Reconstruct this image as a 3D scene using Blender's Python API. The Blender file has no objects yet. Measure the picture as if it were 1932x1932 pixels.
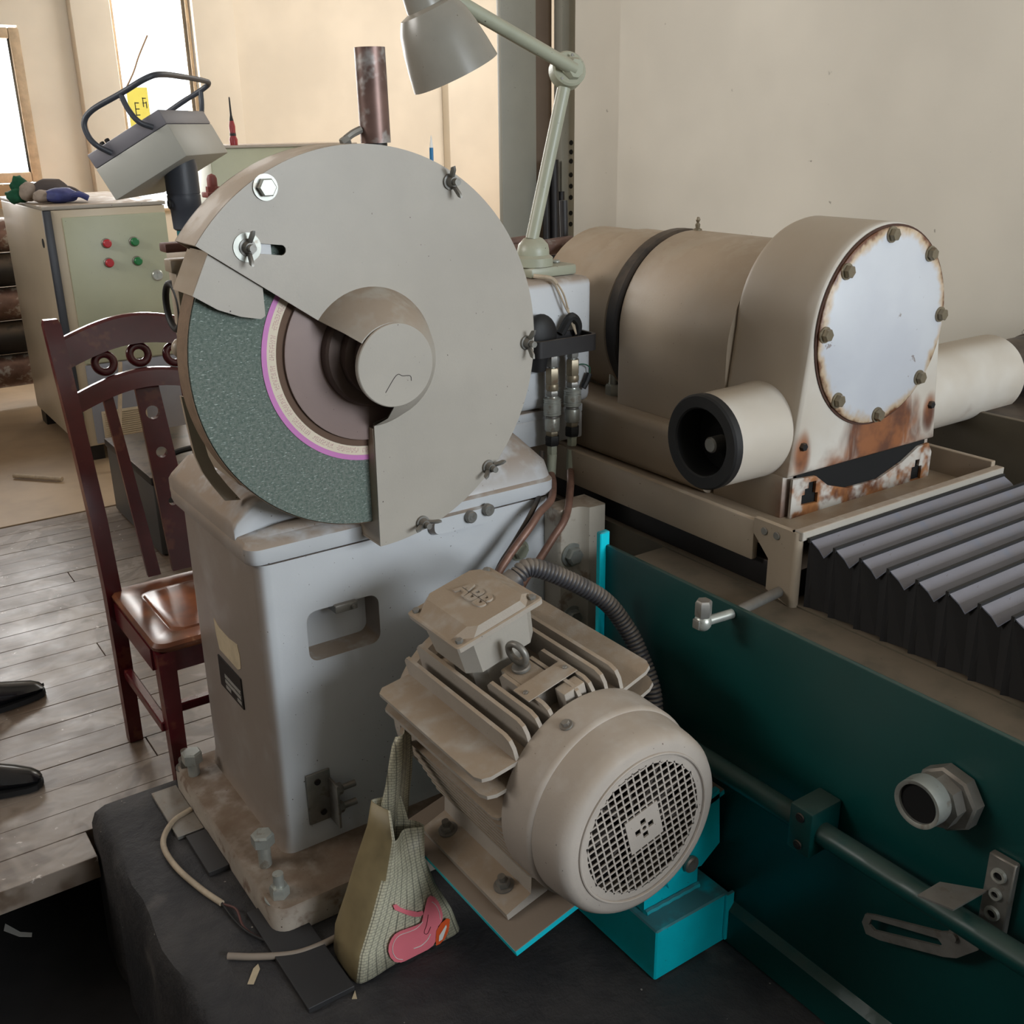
import bpy, bmesh, math, random
from mathutils import Vector, Matrix, noise
from math import pi, sin, cos, radians
random.seed(11)
SC = bpy.context.scene
COL = SC.collection

# ------------------------------------------------------------------ camera
YAW, PITCH, ROLL = radians(34.4), radians(20.55), radians(0.8)
fw = Vector((sin(YAW) * cos(PITCH), cos(YAW) * cos(PITCH), -sin(PITCH)))
rt = Vector((cos(YAW), -sin(YAW), 0))
dn = fw.cross(rt)
rt, dn = cos(ROLL) * rt + sin(ROLL) * dn, -sin(ROLL) * rt + cos(ROLL) * dn
cd = bpy.data.cameras.new('camera')
cam = bpy.data.objects.new('camera', cd)
COL.objects.link(cam)
cam.matrix_world = Matrix(((rt.x, -dn.x, -fw.x, 0), (rt.y, -dn.y, -fw.y, 0), (rt.z, -dn.z, -fw.z, 1.5), (0, 0, 0, 1)))
cd.sensor_width = 36
cd.lens = 1960 / 1932 * 36
cd.clip_start = 0.02
SC.camera = cam

# ------------------------------------------------------------------ world, daylight and fills, exposure
w = bpy.data.worlds.new('sky')
SC.world = w
w.use_nodes = True
bg = w.node_tree.nodes['Background']
bg.inputs[0].default_value = (0.86, 0.93, 1.0, 1)
bg.inputs[1].default_value = 2.6

def area(name, loc, target, sx, sy, watts, col):
    l = bpy.data.lights.new(name, 'AREA')
    l.shape = 'RECTANGLE'; l.size = sx; l.size_y = sy; l.energy = watts; l.color = col
    o = bpy.data.objects.new(name, l)
    COL.objects.link(o)
    o.location = loc
    o.rotation_euler = (Vector(target) - Vector(loc)).to_track_quat('-Z', 'Y').to_euler()
    return o
# daylight of the back windows and the one behind the camera, plus two fills
area('daylight_front', (1.9, -3.9, 2.0), (1.3, 1.5, 0.9), 2.2, 1.9, 270, (0.84, 0.92, 1.0))
area('fill_left', (-2.9, 3.4, 2.9), (3.0, 2.7, 2.45), 3.0, 1.0, 62, (1.0, 0.97, 0.93)).data.spread = radians(100)  # added fill without a window, beam narrowed to brighten the right wall
area('daylight_back_window', (1.07, 9.30, 1.66), (1.07, 0, 1.2), 1.4, 1.05, 70, (1.0, 0.98, 0.95))
area('daylight_back_door', (2.78, 9.30, 2.0), (2.4, 0, 0.9), 0.65, 2.4, 110, (1.0, 0.98, 0.95))
area('fill_hall', (5.2, 6.2, 3.3), (4.6, 7.5, 0.8), 2.2, 2.2, 135, (1.0, 0.97, 0.92))  # added fill below the ceiling, brightens the back wall
area('daylight_upper_window', (1.05, 9.30, 2.85), (1.0, 0, 0.9), 1.3, 0.8, 60, (1.0, 0.98, 0.95))
SC.view_settings.view_transform = 'Standard'
SC.view_settings.look = 'None'
SC.view_settings.gamma = 1
SC.view_settings.use_curve_mapping = False
SC.view_settings.exposure = 0.03
if hasattr(SC, 'cycles'):
    SC.cycles.max_bounces = 6; SC.cycles.diffuse_bounces = 3; SC.cycles.glossy_bounces = 2; SC.cycles.transmission_bounces = 2
    SC.cycles.caustics_reflective = False; SC.cycles.caustics_refractive = False

# ------------------------------------------------------------------ materials
def lin(c):
    return tuple(((v / 255) / 12.92 if v / 255 <= 0.04045 else ((v / 255 + 0.055) / 1.055) ** 2.4) for v in c) + (1,)

class NT:
    def __init__(s, name):
        s.m = bpy.data.materials.new(name); s.m.use_nodes = True
        s.t = s.m.node_tree; s.b = s.t.nodes['Principled BSDF']
        s.tc = s.t.nodes.new('ShaderNodeTexCoord'); s.geo = s.t.nodes.new('ShaderNodeNewGeometry')
    def n(s, k, **kw):
        x = s.t.nodes.new(k)
        for a, v in kw.items():
            setattr(x, a, v)
        return x
    def l(s, a, b): s.t.links.new(a, b)
    def noise(s, scale, detail=4, rough=0.55, vec=None, dist=0):
        x = s.n('ShaderNodeTexNoise'); x.inputs['Scale'].default_value = scale
        x.inputs['Detail'].default_value = min(detail, 3.5); x.inputs['Roughness'].default_value = rough
        x.inputs['Distortion'].default_value = dist
        s.l(vec if vec is not None else s.tc.outputs['Object'], x.inputs['Vector'])
        return x.outputs['Fac']
    def ramp(s, f, a, b):
        x = s.n('ShaderNodeMapRange', interpolation_type='SMOOTHSTEP')
        x.inputs['From Min'].default_value = a; x.inputs['From Max'].default_value = b
        s.l(f, x.inputs['Value']); return x.outputs['Result']
    def math(s, op, a, b=None):
        x = s.n('ShaderNodeMath', operation=op)
        for i, v in enumerate((a, b)):
            if v is None: continue
            if isinstance(v, (int, float)): x.inputs[i].default_value = v
            else: s.l(v, x.inputs[i])
        return x.outputs[0]
    def mix(s, f, a, b):
        x = s.n('ShaderNodeMix', data_type='RGBA')
        for i, v in ((0, f), (6, a), (7, b)):
            if isinstance(v, (int, float)): x.inputs[i].default_value = v
            elif isinstance(v, tuple): x.inputs[i].default_value = v
            else: s.l(v, x.inputs[i])
        return x.outputs[2]
    def bump(s, h, st, dist=0.01):
        x = s.n('ShaderNodeBump'); x.inputs['Strength'].default_value = st; x.inputs['Distance'].default_value = dist
        s.l(h, x.inputs['Height']); s.l(x.outputs[0], s.b.inputs['Normal'])
    def sep(s, v):
        x = s.n('ShaderNodeSeparateXYZ'); s.l(v, x.inputs[0]); return x.outputs

DUST = (150, 129, 108)
def mat(name, col, rough=0.5, metal=0.0, var=0.12, vscale=6, dust=0.0, dustcol=DUST, speck=0.0, speckcol=(60, 45, 35), bump=0.0, bscale=200,
        side_dust_shade=0.0, dlo=0.2, dhi=0.55, worn=0.0, worncol=(120, 90, 70), wscale=9, spec=0.5):
    t = NT(name)
    c = lin(col)
    d = tuple(v * (1 - var) for v in c[:3]) + (1,)
    out = t.mix(t.ramp(t.noise(vscale), 0.3, 0.7), c, d)
    if worn:
        f = t.math('MULTIPLY', t.ramp(t.noise(wscale, 6, 0.65), 0.62 - 0.12 * worn, 0.70 - 0.08 * worn), min(1, worn))
        out = t.mix(f, out, lin(worncol))
    if speck:
        f = t.ramp(t.noise(150, 2, 0.5), 0.76 - 0.04 * speck, 0.785 - 0.04 * speck)
        out = t.mix(f, out, lin(speckcol))
    if side_dust_shade:      # brown dust and painted-in shade on the left-facing, unlit sides
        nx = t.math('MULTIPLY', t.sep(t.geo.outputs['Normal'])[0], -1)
        f = t.math('MULTIPLY', t.math('MULTIPLY', t.ramp(nx, 0.35, 0.85), t.ramp(t.noise(6, 5, 0.6), -0.3, 0.55)), side_dust_shade)
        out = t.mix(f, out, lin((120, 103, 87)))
    if dust:
        nz = t.sep(t.geo.outputs['Normal'])[2]
        f = t.math('MULTIPLY', t.ramp(nz, 0.05, 0.75), t.ramp(t.noise(14, 5, 0.6), dlo, dhi))
        f = t.math('MULTIPLY', f, dust)
        out = t.mix(f, out, lin(dustcol))
        t.l(t.math('MAXIMUM', t.math('MULTIPLY', f, 0.95), rough), t.b.inputs['Roughness'])
    else:
        t.b.inputs['Roughness'].default_value = rough
    t.l(out, t.b.inputs['Base Color'])
    t.b.inputs['Metallic'].default_value = metal
    t.b.inputs['Specular IOR Level'].default_value = spec
    if bump:
        t.bump(t.noise(bscale, 3), bump, 0.002)
    return t.m

M = {}
M['paint'] = mat('grey_machine_paint', (177, 170, 159), 0.42, var=0.10, vscale=5, dust=0.75, speck=0.5, bump=0.08)
M['paint_white'] = mat('white_machine_paint', (204, 206, 208), 0.36, side_dust_shade=0.85, var=0.08, vscale=4, dust=0.85, speck=0.5, bump=0.06)
M['paint_beige'] = mat('beige_machine_paint', (172, 156, 136), 0.42, var=0.14, vscale=4, dust=0.55, dustcol=(160, 138, 114), speck=0.5, bump=0.06)
M['paint_dusty'] = mat('dusty_grey_paint', (178, 168, 156), 0.75, var=0.16, vscale=7, dust=0.95, dustcol=(158, 138, 116), speck=0.3, bump=0.25, bscale=260)
M['paint_fan'] = mat('dusty_fan_cover_paint', (186, 175, 164), 0.62, var=0.14, vscale=6, dust=0.6, dustcol=(160, 142, 122), speck=0.5, bump=0.12)
M['casting_base'] = mat('dirty_base_paint', (176, 164, 150), 0.65, var=0.25, vscale=12, dust=0.9, dustcol=(118, 98, 80), speck=1.2, worn=0.8, worncol=(110, 84, 66), wscale=14, bump=0.2)
M['teal'] = mat('teal_paint', (0, 220, 238), 0.42, var=0.15, vscale=7, dust=0.75, dustcol=(86, 82, 74), speck=0.4, bump=0.06)
M['flange_paint'] = mat('rust_streaked_cream_paint', (204, 194, 178), 0.5, var=0.15, dust=0.7, speck=0.8, worn=0.7, worncol=(136, 104, 78), wscale=16, bump=0.1)
M['teal_plate'] = mat('dust_covered_teal_paint', (0, 206, 222), 0.6, var=0.15, vscale=7, dust=1.0, dlo=0.05, dhi=0.3, dustcol=(128, 112, 96), speck=0.4, bump=0.1)
M['teal_dark'] = mat('dark_teal_paint', (0, 68, 65), 0.38, var=0.2, vscale=3, dust=0.6, dustcol=(70, 80, 70), bump=0.05)
M['olive'] = mat('olive_tray_paint', (96, 88, 73), 0.6, var=0.2, vscale=5, dust=0.3, speck=0.6)
M['green_pale'] = mat('pale_green_enamel', (166, 168, 148), 0.4, var=0.12, vscale=9, dust=0.35, speck=0.6, bump=0.06)
M['shade'] = mat('grey_lamp_shade_enamel', (146, 142, 132), 0.3, var=0.18, vscale=8, dust=0.2, speck=0.3, bump=0.04)
M['cab'] = mat('pale_green_cabinet_paint', (188, 192, 166), 0.42, var=0.14, vscale=3, speck=0.15)
M['cab_side'] = mat('cream_cabinet_paint', (206, 192, 168), 0.35, var=0.12, vscale=2)
M['cab_grey'] = mat('grey_cabinet_panel', (150, 154, 166), 0.5, var=0.12, vscale=4)
M['dark'] = mat('black_rubber', (26, 25, 25), 0.6, var=0.3)
M['dark_metal'] = mat('dark_grey_steel', (52, 50, 50), 0.5, metal=0.5, var=0.3, dust=0.3)
M['graphite'] = mat('graphite_plastic', (62, 66, 74), 0.45, var=0.12)
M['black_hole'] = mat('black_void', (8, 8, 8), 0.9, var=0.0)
M['steel'] = mat('zinc_steel', (186, 188, 180), 0.34, metal=0.5, var=0.2, vscale=30, worn=0.4, worncol=(120, 92, 60), wscale=40)
M['steel_dull'] = mat('dull_steel', (144, 142, 136), 0.45, metal=0.5, var=0.25, vscale=25, dust=0.3, worn=0.4, worncol=(104, 88, 74), wscale=30)
M['brass'] = mat('worn_brass', (146, 134, 112), 0.4, metal=0.5, var=0.25, worn=0.5, wscale=60)
M['rust_pipe'] = mat('rusty_steel_pipe', (124, 98, 90), 0.4, metal=0.45, var=0.35, vscale=18, worn=1.0, worncol=(164, 158, 154), wscale=16)
M['hose'] = mat('copper_brown_hose', (140, 104, 88), 0.45, metal=0.2, var=0.25, vscale=30, worn=0.5, worncol=(86, 62, 54), wscale=50)
M['conduit'] = mat('grey_corrugated_plastic', (66, 66, 70), 0.45, var=0.1, dust=0.55, dustcol=(150, 134, 116))
M['maroon'] = mat('maroon_lacquered_wood', (92, 28, 34), 0.2, var=0.25, vscale=10, worn=0.35, worncol=(140, 84, 58), wscale=12, spec=0.6)
M['pink'] = mat('pink_print', (246, 128, 140), 0.5, var=0.08)
M['magenta'] = mat('magenta_label', (206, 128, 190), 0.5, var=0.08)
M['label'] = mat('cream_paper_label', (226, 212, 190), 0.6, var=0.08)
M['print'] = mat('faded_pink_ink', (204, 156, 158), 0.6, var=0.1)
M['paper'] = mat('torn_paper', (196, 178, 148), 0.8, var=0.15, vscale=40)
M['plate_black'] = mat('black_data_plate', (34, 33, 34), 0.4, var=0.3, vscale=50)
M['plate_field'] = mat('data_plate_field', (150, 146, 140), 0.4, var=0.1)
M['red_btn'] = mat('red_button', (190, 40, 50), 0.35, var=0.05)
M['green_btn'] = mat('green_button', (20, 120, 60), 0.35, var=0.05)
M['orange'] = mat('orange_print', (232, 92, 40), 0.5, var=0.05)
M['white'] = mat('white_print', (236, 232, 224), 0.5, var=0.03)
M['yellow'] = mat('yellow_sign', (250, 240, 110), 0.5, var=0.05)
M['wood_frame'] = mat('weathered_window_wood', (204, 180, 150), 0.6, var=0.25, vscale=15)
M['blue_cloth'] = mat('blue_glove_rubber', (64, 72, 132), 0.6, var=0.35, vscale=25)
M['grey_cloth'] = mat('grey_knit', (168, 154, 142), 0.9, var=0.2, vscale=30)
M['green_cloth'] = mat('green_cloth', (22, 92, 64), 0.85, var=0.3, vscale=20)
M['leather'] = mat('black_shoe_leather', (22, 22, 25), 0.22, var=0.2, spec=0.6)
M['sole'] = mat('shoe_sole', (16, 15, 15), 0.7, var=0.1)
M['cable'] = mat('beige_cable', (186, 168, 144), 0.6, var=0.2, vscale=40)
M['flange'] = mat('mauve_grey_flange', (150, 130, 124), 0.55, var=0.12, vscale=5, speck=0.2)
M['brown_edge'] = mat('brown_wheel_edge', (138, 114, 92), 0.85, var=0.2, vscale=40, bump=0.3)
M['bellows'] = mat('grey_bellows_cloth', (122, 127, 142), 0.42, var=0.10, vscale=12, dust=0.25, speck=0.2)
M['bellows_dark'] = mat('black_bellows_side', (34, 33, 34), 0.6, var=0.2)
M['tan'] = mat('tan_board', (186, 150, 112), 0.7, var=0.2)
M['wire_green'] = mat('green_wire', (44, 92, 72), 0.5)

# green abrasive: speckled grain
t = NT('green_silicon_carbide')
a = t.ramp(t.noise(190, 5, 0.75), 0.42, 0.62)
c = t.mix(t.ramp(t.noise(4, 4), 0.3, 0.7), lin((106, 119, 109)), lin((114, 121, 113)))
c = t.mix(a, c, lin((84, 99, 91)))
sv = t.n('ShaderNodeMapping'); sv.inputs['Rotation'].default_value = (0, radians(35), 0); sv.inputs['Scale'].default_value = (120, 300, 480)
t.l(t.tc.outputs['Object'], sv.inputs['Vector'])
c = t.mix(t.ramp(t.noise(1, 3, 0.6, sv.outputs[0]), 0.57, 0.70), c, lin((172, 182, 175)))
t.l(c, t.b.inputs['Base Color']); t.b.inputs['Roughness'].default_value = 0.8
t.bump(t.noise(220, 4), 0.35, 0.002)
M['wheel'] = t.m

# rust-stained white paint of the mill head; stains hang under the cover and creep up from the foot
t = NT('rust_stained_white_paint')
P = t.sep(t.geo.outputs['Position'])
base = t.mix(t.ramp(t.noise(5), 0.3, 0.7), lin((206, 200, 190)), lin((192, 182, 168)))
mp = t.n('ShaderNodeMapping'); mp.inputs['Scale'].default_value = (22, 22, 5)
t.l(t.geo.outputs['Position'], mp.inputs['Vector'])
streak = t.noise(1, 6, 0.6, mp.outputs[0], 0.5)
dx = t.math('MULTIPLY', t.math('SUBTRACT', P[0], 1.80), 6.5)
dz = t.math('MULTIPLY', t.math('SUBTRACT', P[2], 0.875), 8.0)
rr = t.math('ADD', t.math('MULTIPLY', dx, dx), t.math('MULTIPLY', dz, dz))
sp = t.math('ADD', t.math('SUBTRACT', 1.0, rr), t.math('MULTIPLY', t.math('SUBTRACT', streak, 0.5), 1.6))
front = t.ramp(t.math('MULTIPLY', P[1], -1), -1.33, -1.26)
sp = t.math('MULTIPLY', t.ramp(sp, 0.05, 0.75), front)
low = t.math('ADD', t.math('SUBTRACT', 0.845, P[2]), t.math('MULTIPLY', t.math('SUBTRACT', t.noise(9, 6, 0.65, t.geo.outputs['Position']), 0.5), 0.22))
low = t.math('MULTIPLY', t.ramp(low, -0.03, 0.05), front)
def drip(x0, z0):
    ax = t.math('MULTIPLY', t.math('SUBTRACT', P[0], x0), 34)
    az = t.math('MULTIPLY', t.math('SUBTRACT', P[2], z0), 18)
    q = t.math('ADD', t.math('MULTIPLY', ax, ax), t.math('MULTIPLY', az, az))
    return t.math('MULTIPLY', t.ramp(t.math('ADD', q, t.math('MULTIPLY', streak, 0.8)), 1.5, 0.4), front)
f = t.math('MAXIMUM', t.math('MAXIMUM', sp, low), t.math('MAXIMUM', drip(1.553, 0.885), drip(1.955, 0.905)))
rust = t.mix(t.ramp(t.noise(16, 5, 0.6, t.geo.outputs['Position']), 0.35, 0.65), lin((142, 84, 44)), lin((88, 46, 26)))
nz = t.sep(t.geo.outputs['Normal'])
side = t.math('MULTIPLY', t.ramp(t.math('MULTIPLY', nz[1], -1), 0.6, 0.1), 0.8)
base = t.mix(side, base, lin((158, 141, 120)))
t.l(t.mix(f, base, rust), t.b.inputs['Base Color']); t.b.inputs['Roughness'].default_value = 0.45
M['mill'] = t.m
def rusty(name, lo, hi, col=(200, 196, 188)):
    t = NT(name)
    n = t.noise(13, 6, 0.65)
    base = t.mix(t.ramp(t.noise(4), .3, .7), lin(col), lin((184, 176, 166)))
    rust = t.mix(t.ramp(t.noise(20, 5), .35, .65), lin((168, 112, 66)), lin((96, 54, 32)))
    t.l(t.mix(t.ramp(n, lo, hi), base, rust), t.b.inputs['Base Color']); t.b.inputs['Roughness'].default_value = 0.6
    t.bump(n, 0.2, 0.003)
    return t.m
M['rusty_plate'] = rusty('rusty_saddle_plate', 0.40, 0.55)
# round cover: white with a rusty edge ring
t = NT('round_cover_paint')
P = t.sep(t.geo.outputs['Position'])
dx = t.math('SUBTRACT', P[0], 1.757); dz = t.math('SUBTRACT', P[2], 1.114)
r = t.math('SQRT', t.math('ADD', t.math('MULTIPLY', dx, dx), t.math('MULTIPLY', dz, dz)))
e = t.math('ADD', r, t.math('MULTIPLY', t.math('SUBTRACT', t.noise(14, 6, 0.7, t.geo.outputs['Position']), 0.5), 0.07))
c = t.mix(t.ramp(e, 0.168, 0.188), t.mix(t.ramp(t.noise(5), .3, .7), lin((206, 208, 212)), lin((194, 196, 202))), lin((196, 172, 142)))
c = t.mix(t.ramp(e, 0.184, 0.196), c, lin((104, 62, 38)))
c = t.mix(t.ramp(t.noise(30, 4, 0.6), 0.68, 0.72), c, lin((150, 142, 140)))
t.l(c, t.b.inputs['Base Color']); t.b.inputs['Roughness'].default_value = 0.4
M['cover'] = t.m

# plaster walls
def plaster(name, col, spots):
    t = NT(name)
    c = t.mix(t.ramp(t.noise(1.3, 5), 0.3, 0.7), lin(col), lin(tuple(v * 0.94 for v in col)))
    if spots:
        v = t.noise(16, 3, 0.6, t.geo.outputs['Position'])
        m = t.math('MULTIPLY', t.ramp(v, 0.70, 0.745), t.ramp(t.noise(1.1, 2), 0.45, 0.62))
        c = t.mix(m, c, lin((120, 112, 100)))
    t.l(c, t.b.inputs['Base Color']); t.b.inputs['Roughness'].default_value = 0.75
    t.bump(t.noise(9, 5), 0.12, 0.01)
    return t.m
M['wall_r'] = plaster('cream_plaster_spotted', (224, 217, 203), True)
M['wall_b'] = plaster('warm_cream_plaster', (238, 228, 212), False)
M['wall_l'] = plaster('mid_grey_plaster', (120, 112, 104), False)  # unseen left wall, coloured darker so less light bounces off it
M['ceil'] = plaster('white_plaster', (220, 214, 204), False)
M['post_green'] = mat('grey_green_steel_paint', (150, 148, 136), 0.5, var=0.12, vscale=3, speck=0.3)

# floor boards: brown wood with patchy worn grey paint
t = NT('worn_painted_planks')
mp = t.n('ShaderNodeMapping'); mp.inputs['Scale'].default_value = (3, 26, 10)
t.l(t.geo.outputs['Position'], mp.inputs['Vector'])
g = t.noise(1, 5, 0.6, mp.outputs[0])
c = t.mix(t.ramp(g, 0.3, 0.7), lin((112, 96, 82)), lin((92, 77, 64)))
pt = t.ramp(t.noise(4.5, 6, 0.68, t.geo.outputs['Position'], 0.8), 0.50, 0.60)
c = t.mix(t.math('MULTIPLY', pt, 0.7), c, lin((142, 129, 117)))
pp = t.ramp(t.noise(26, 6, 0.7, t.geo.outputs['Position']), 0.67, 0.72)
c = t.mix(pp, c, lin((186, 174, 164)))
t.l(c, t.b.inputs['Base Color'])
t.l(t.math('ADD', 0.20, t.math('MULTIPLY', t.noise(8, 4, 0.6, t.geo.outputs['Position']), 0.35)), t.b.inputs['Roughness'])
t.bump(t.noise(7, 6, 0.6, t.geo.outputs['Position']), 0.25, 0.01)
M['planks'] = t.m
M['floor_far'] = mat('tan_hardboard', (178, 154, 126), 0.45, var=0.2, vscale=4)
# oily black concrete
t = NT('oily_black_concrete')
n = t.noise(5, 6, 0.65, t.geo.outputs['Position'])
c = t.mix(t.ramp(n, 0.35, 0.7), lin((40, 39, 41)), lin((62, 59, 58)))
c = t.mix(t.ramp(t.noise(3.0, 4, 0.6, t.geo.outputs['Position']), 0.62, 0.75), c, lin((98, 92, 88)))
c = t.mix(t.ramp(t.noise(55, 2, 0.5, t.geo.outputs['Position']), 0.755, 0.775), c, lin((165, 158, 148)))
t.l(c, t.b.inputs['Base Color']); t.b.inputs['Roughness'].default_value = 0.72
t.bump(t.noise(38, 6, 0.65, t.geo.outputs['Position']), 0.5, 0.01)
M['concrete'] = t.m
M['pit'] = mat('pit_earth', (36, 34, 34), 0.9, var=0.4, vscale=8)
# chair seat: brown lacquer worn to bare wood
t = NT('worn_seat_lacquer')
n = t.noise(5, 5, 0.6)
c = t.mix(t.ramp(n, 0.38, 0.66), lin((92, 54, 40)), lin((156, 92, 56)))
c = t.mix(t.ramp(t.noise(16, 5, 0.65), 0.68, 0.74), c, lin((186, 132, 96)))
t.l(c, t.b.inputs['Base Color']); t.b.inputs['Roughness'].default_value = 0.28
M['seat'] = t.m
# printed feed bag
t = NT('printed_woven_bag')
mp = t.n('ShaderNodeMapping'); mp.inputs['Scale'].default_value = (1, 1, 1)
t.l(t.tc.outputs['UV'], mp.inputs['Vector'])
br = t.n('ShaderNodeTexBrick'); t.l(mp.outputs[0], br.inputs['Vector'])
br.inputs['Scale'].default_value = 1; br.inputs['Brick Width'].default_value = 0.014; br.inputs['Row Height'].default_value = 0.006
br.inputs['Mortar Size'].default_value = 0.0006; br.inputs['Mortar Smooth'].default_value = 0.2
wv = t.n('ShaderNodeTexWave', wave_type='BANDS', bands_direction='X'); t.l(mp.outputs[0], wv.inputs['Vector'])
wv.inputs['Scale'].default_value = 16; wv.inputs['Distortion'].default_value = 0
c = t.mix(t.ramp(t.noise(9, 5, 0.6), 0.45, 0.75), lin((214, 208, 182)), lin((150, 142, 116)))
c = t.mix(t.math('MULTIPLY', br.outputs['Fac'], 0.6), c, lin((70, 70, 60)))
c = t.mix(t.math('MULTIPLY', t.ramp(wv.outputs['Fac'], 0.93, 0.98), 0.6), c, lin((60, 60, 54)))
t.l(c, t.b.inputs['Base Color']); t.b.inputs['Roughness'].default_value = 0.42
t.bump(t.noise(20, 4), 0.2, 0.01)
M['bag'] = t.m
M['bag_side'] = mat('stained_shaded_bag_side', (150, 134, 98), 0.5, var=0.45, vscale=8, worn=0.6, worncol=(92, 80, 58), wscale=8)  # olive stain plus the side gusset's shade, both in the colour
M['bag_in'] = mat('brown_bag_lining', (150, 124, 88), 0.6, var=0.25, vscale=12)
# window glass: clear pane that keeps letting daylight in
t = NT('window_glass')
tr = t.n('ShaderNodeBsdfTransparent'); gl = t.n('ShaderNodeBsdfGlossy'); gl.inputs['Roughness'].default_value = 0.05
ms = t.n('ShaderNodeMixShader'); ms.inputs[0].default_value = 0.06
t.l(tr.outputs[0], ms.inputs[1]); t.l(gl.outputs[0], ms.inputs[2])
t.l(ms.outputs[0], t.t.nodes['Material Output'].inputs['Surface'])
M['glass'] = t.m

# ------------------------------------------------------------------ mesh helpers
def vec(p): return Vector(p)
def frame(axis):
    a = Vector(axis).normalized()
    h = Vector((0, 0, 1)) if abs(a.z) < 0.9 else Vector((1, 0, 0))
    x = h.cross(a).normalized()
    return x, a.cross(x), a

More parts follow.
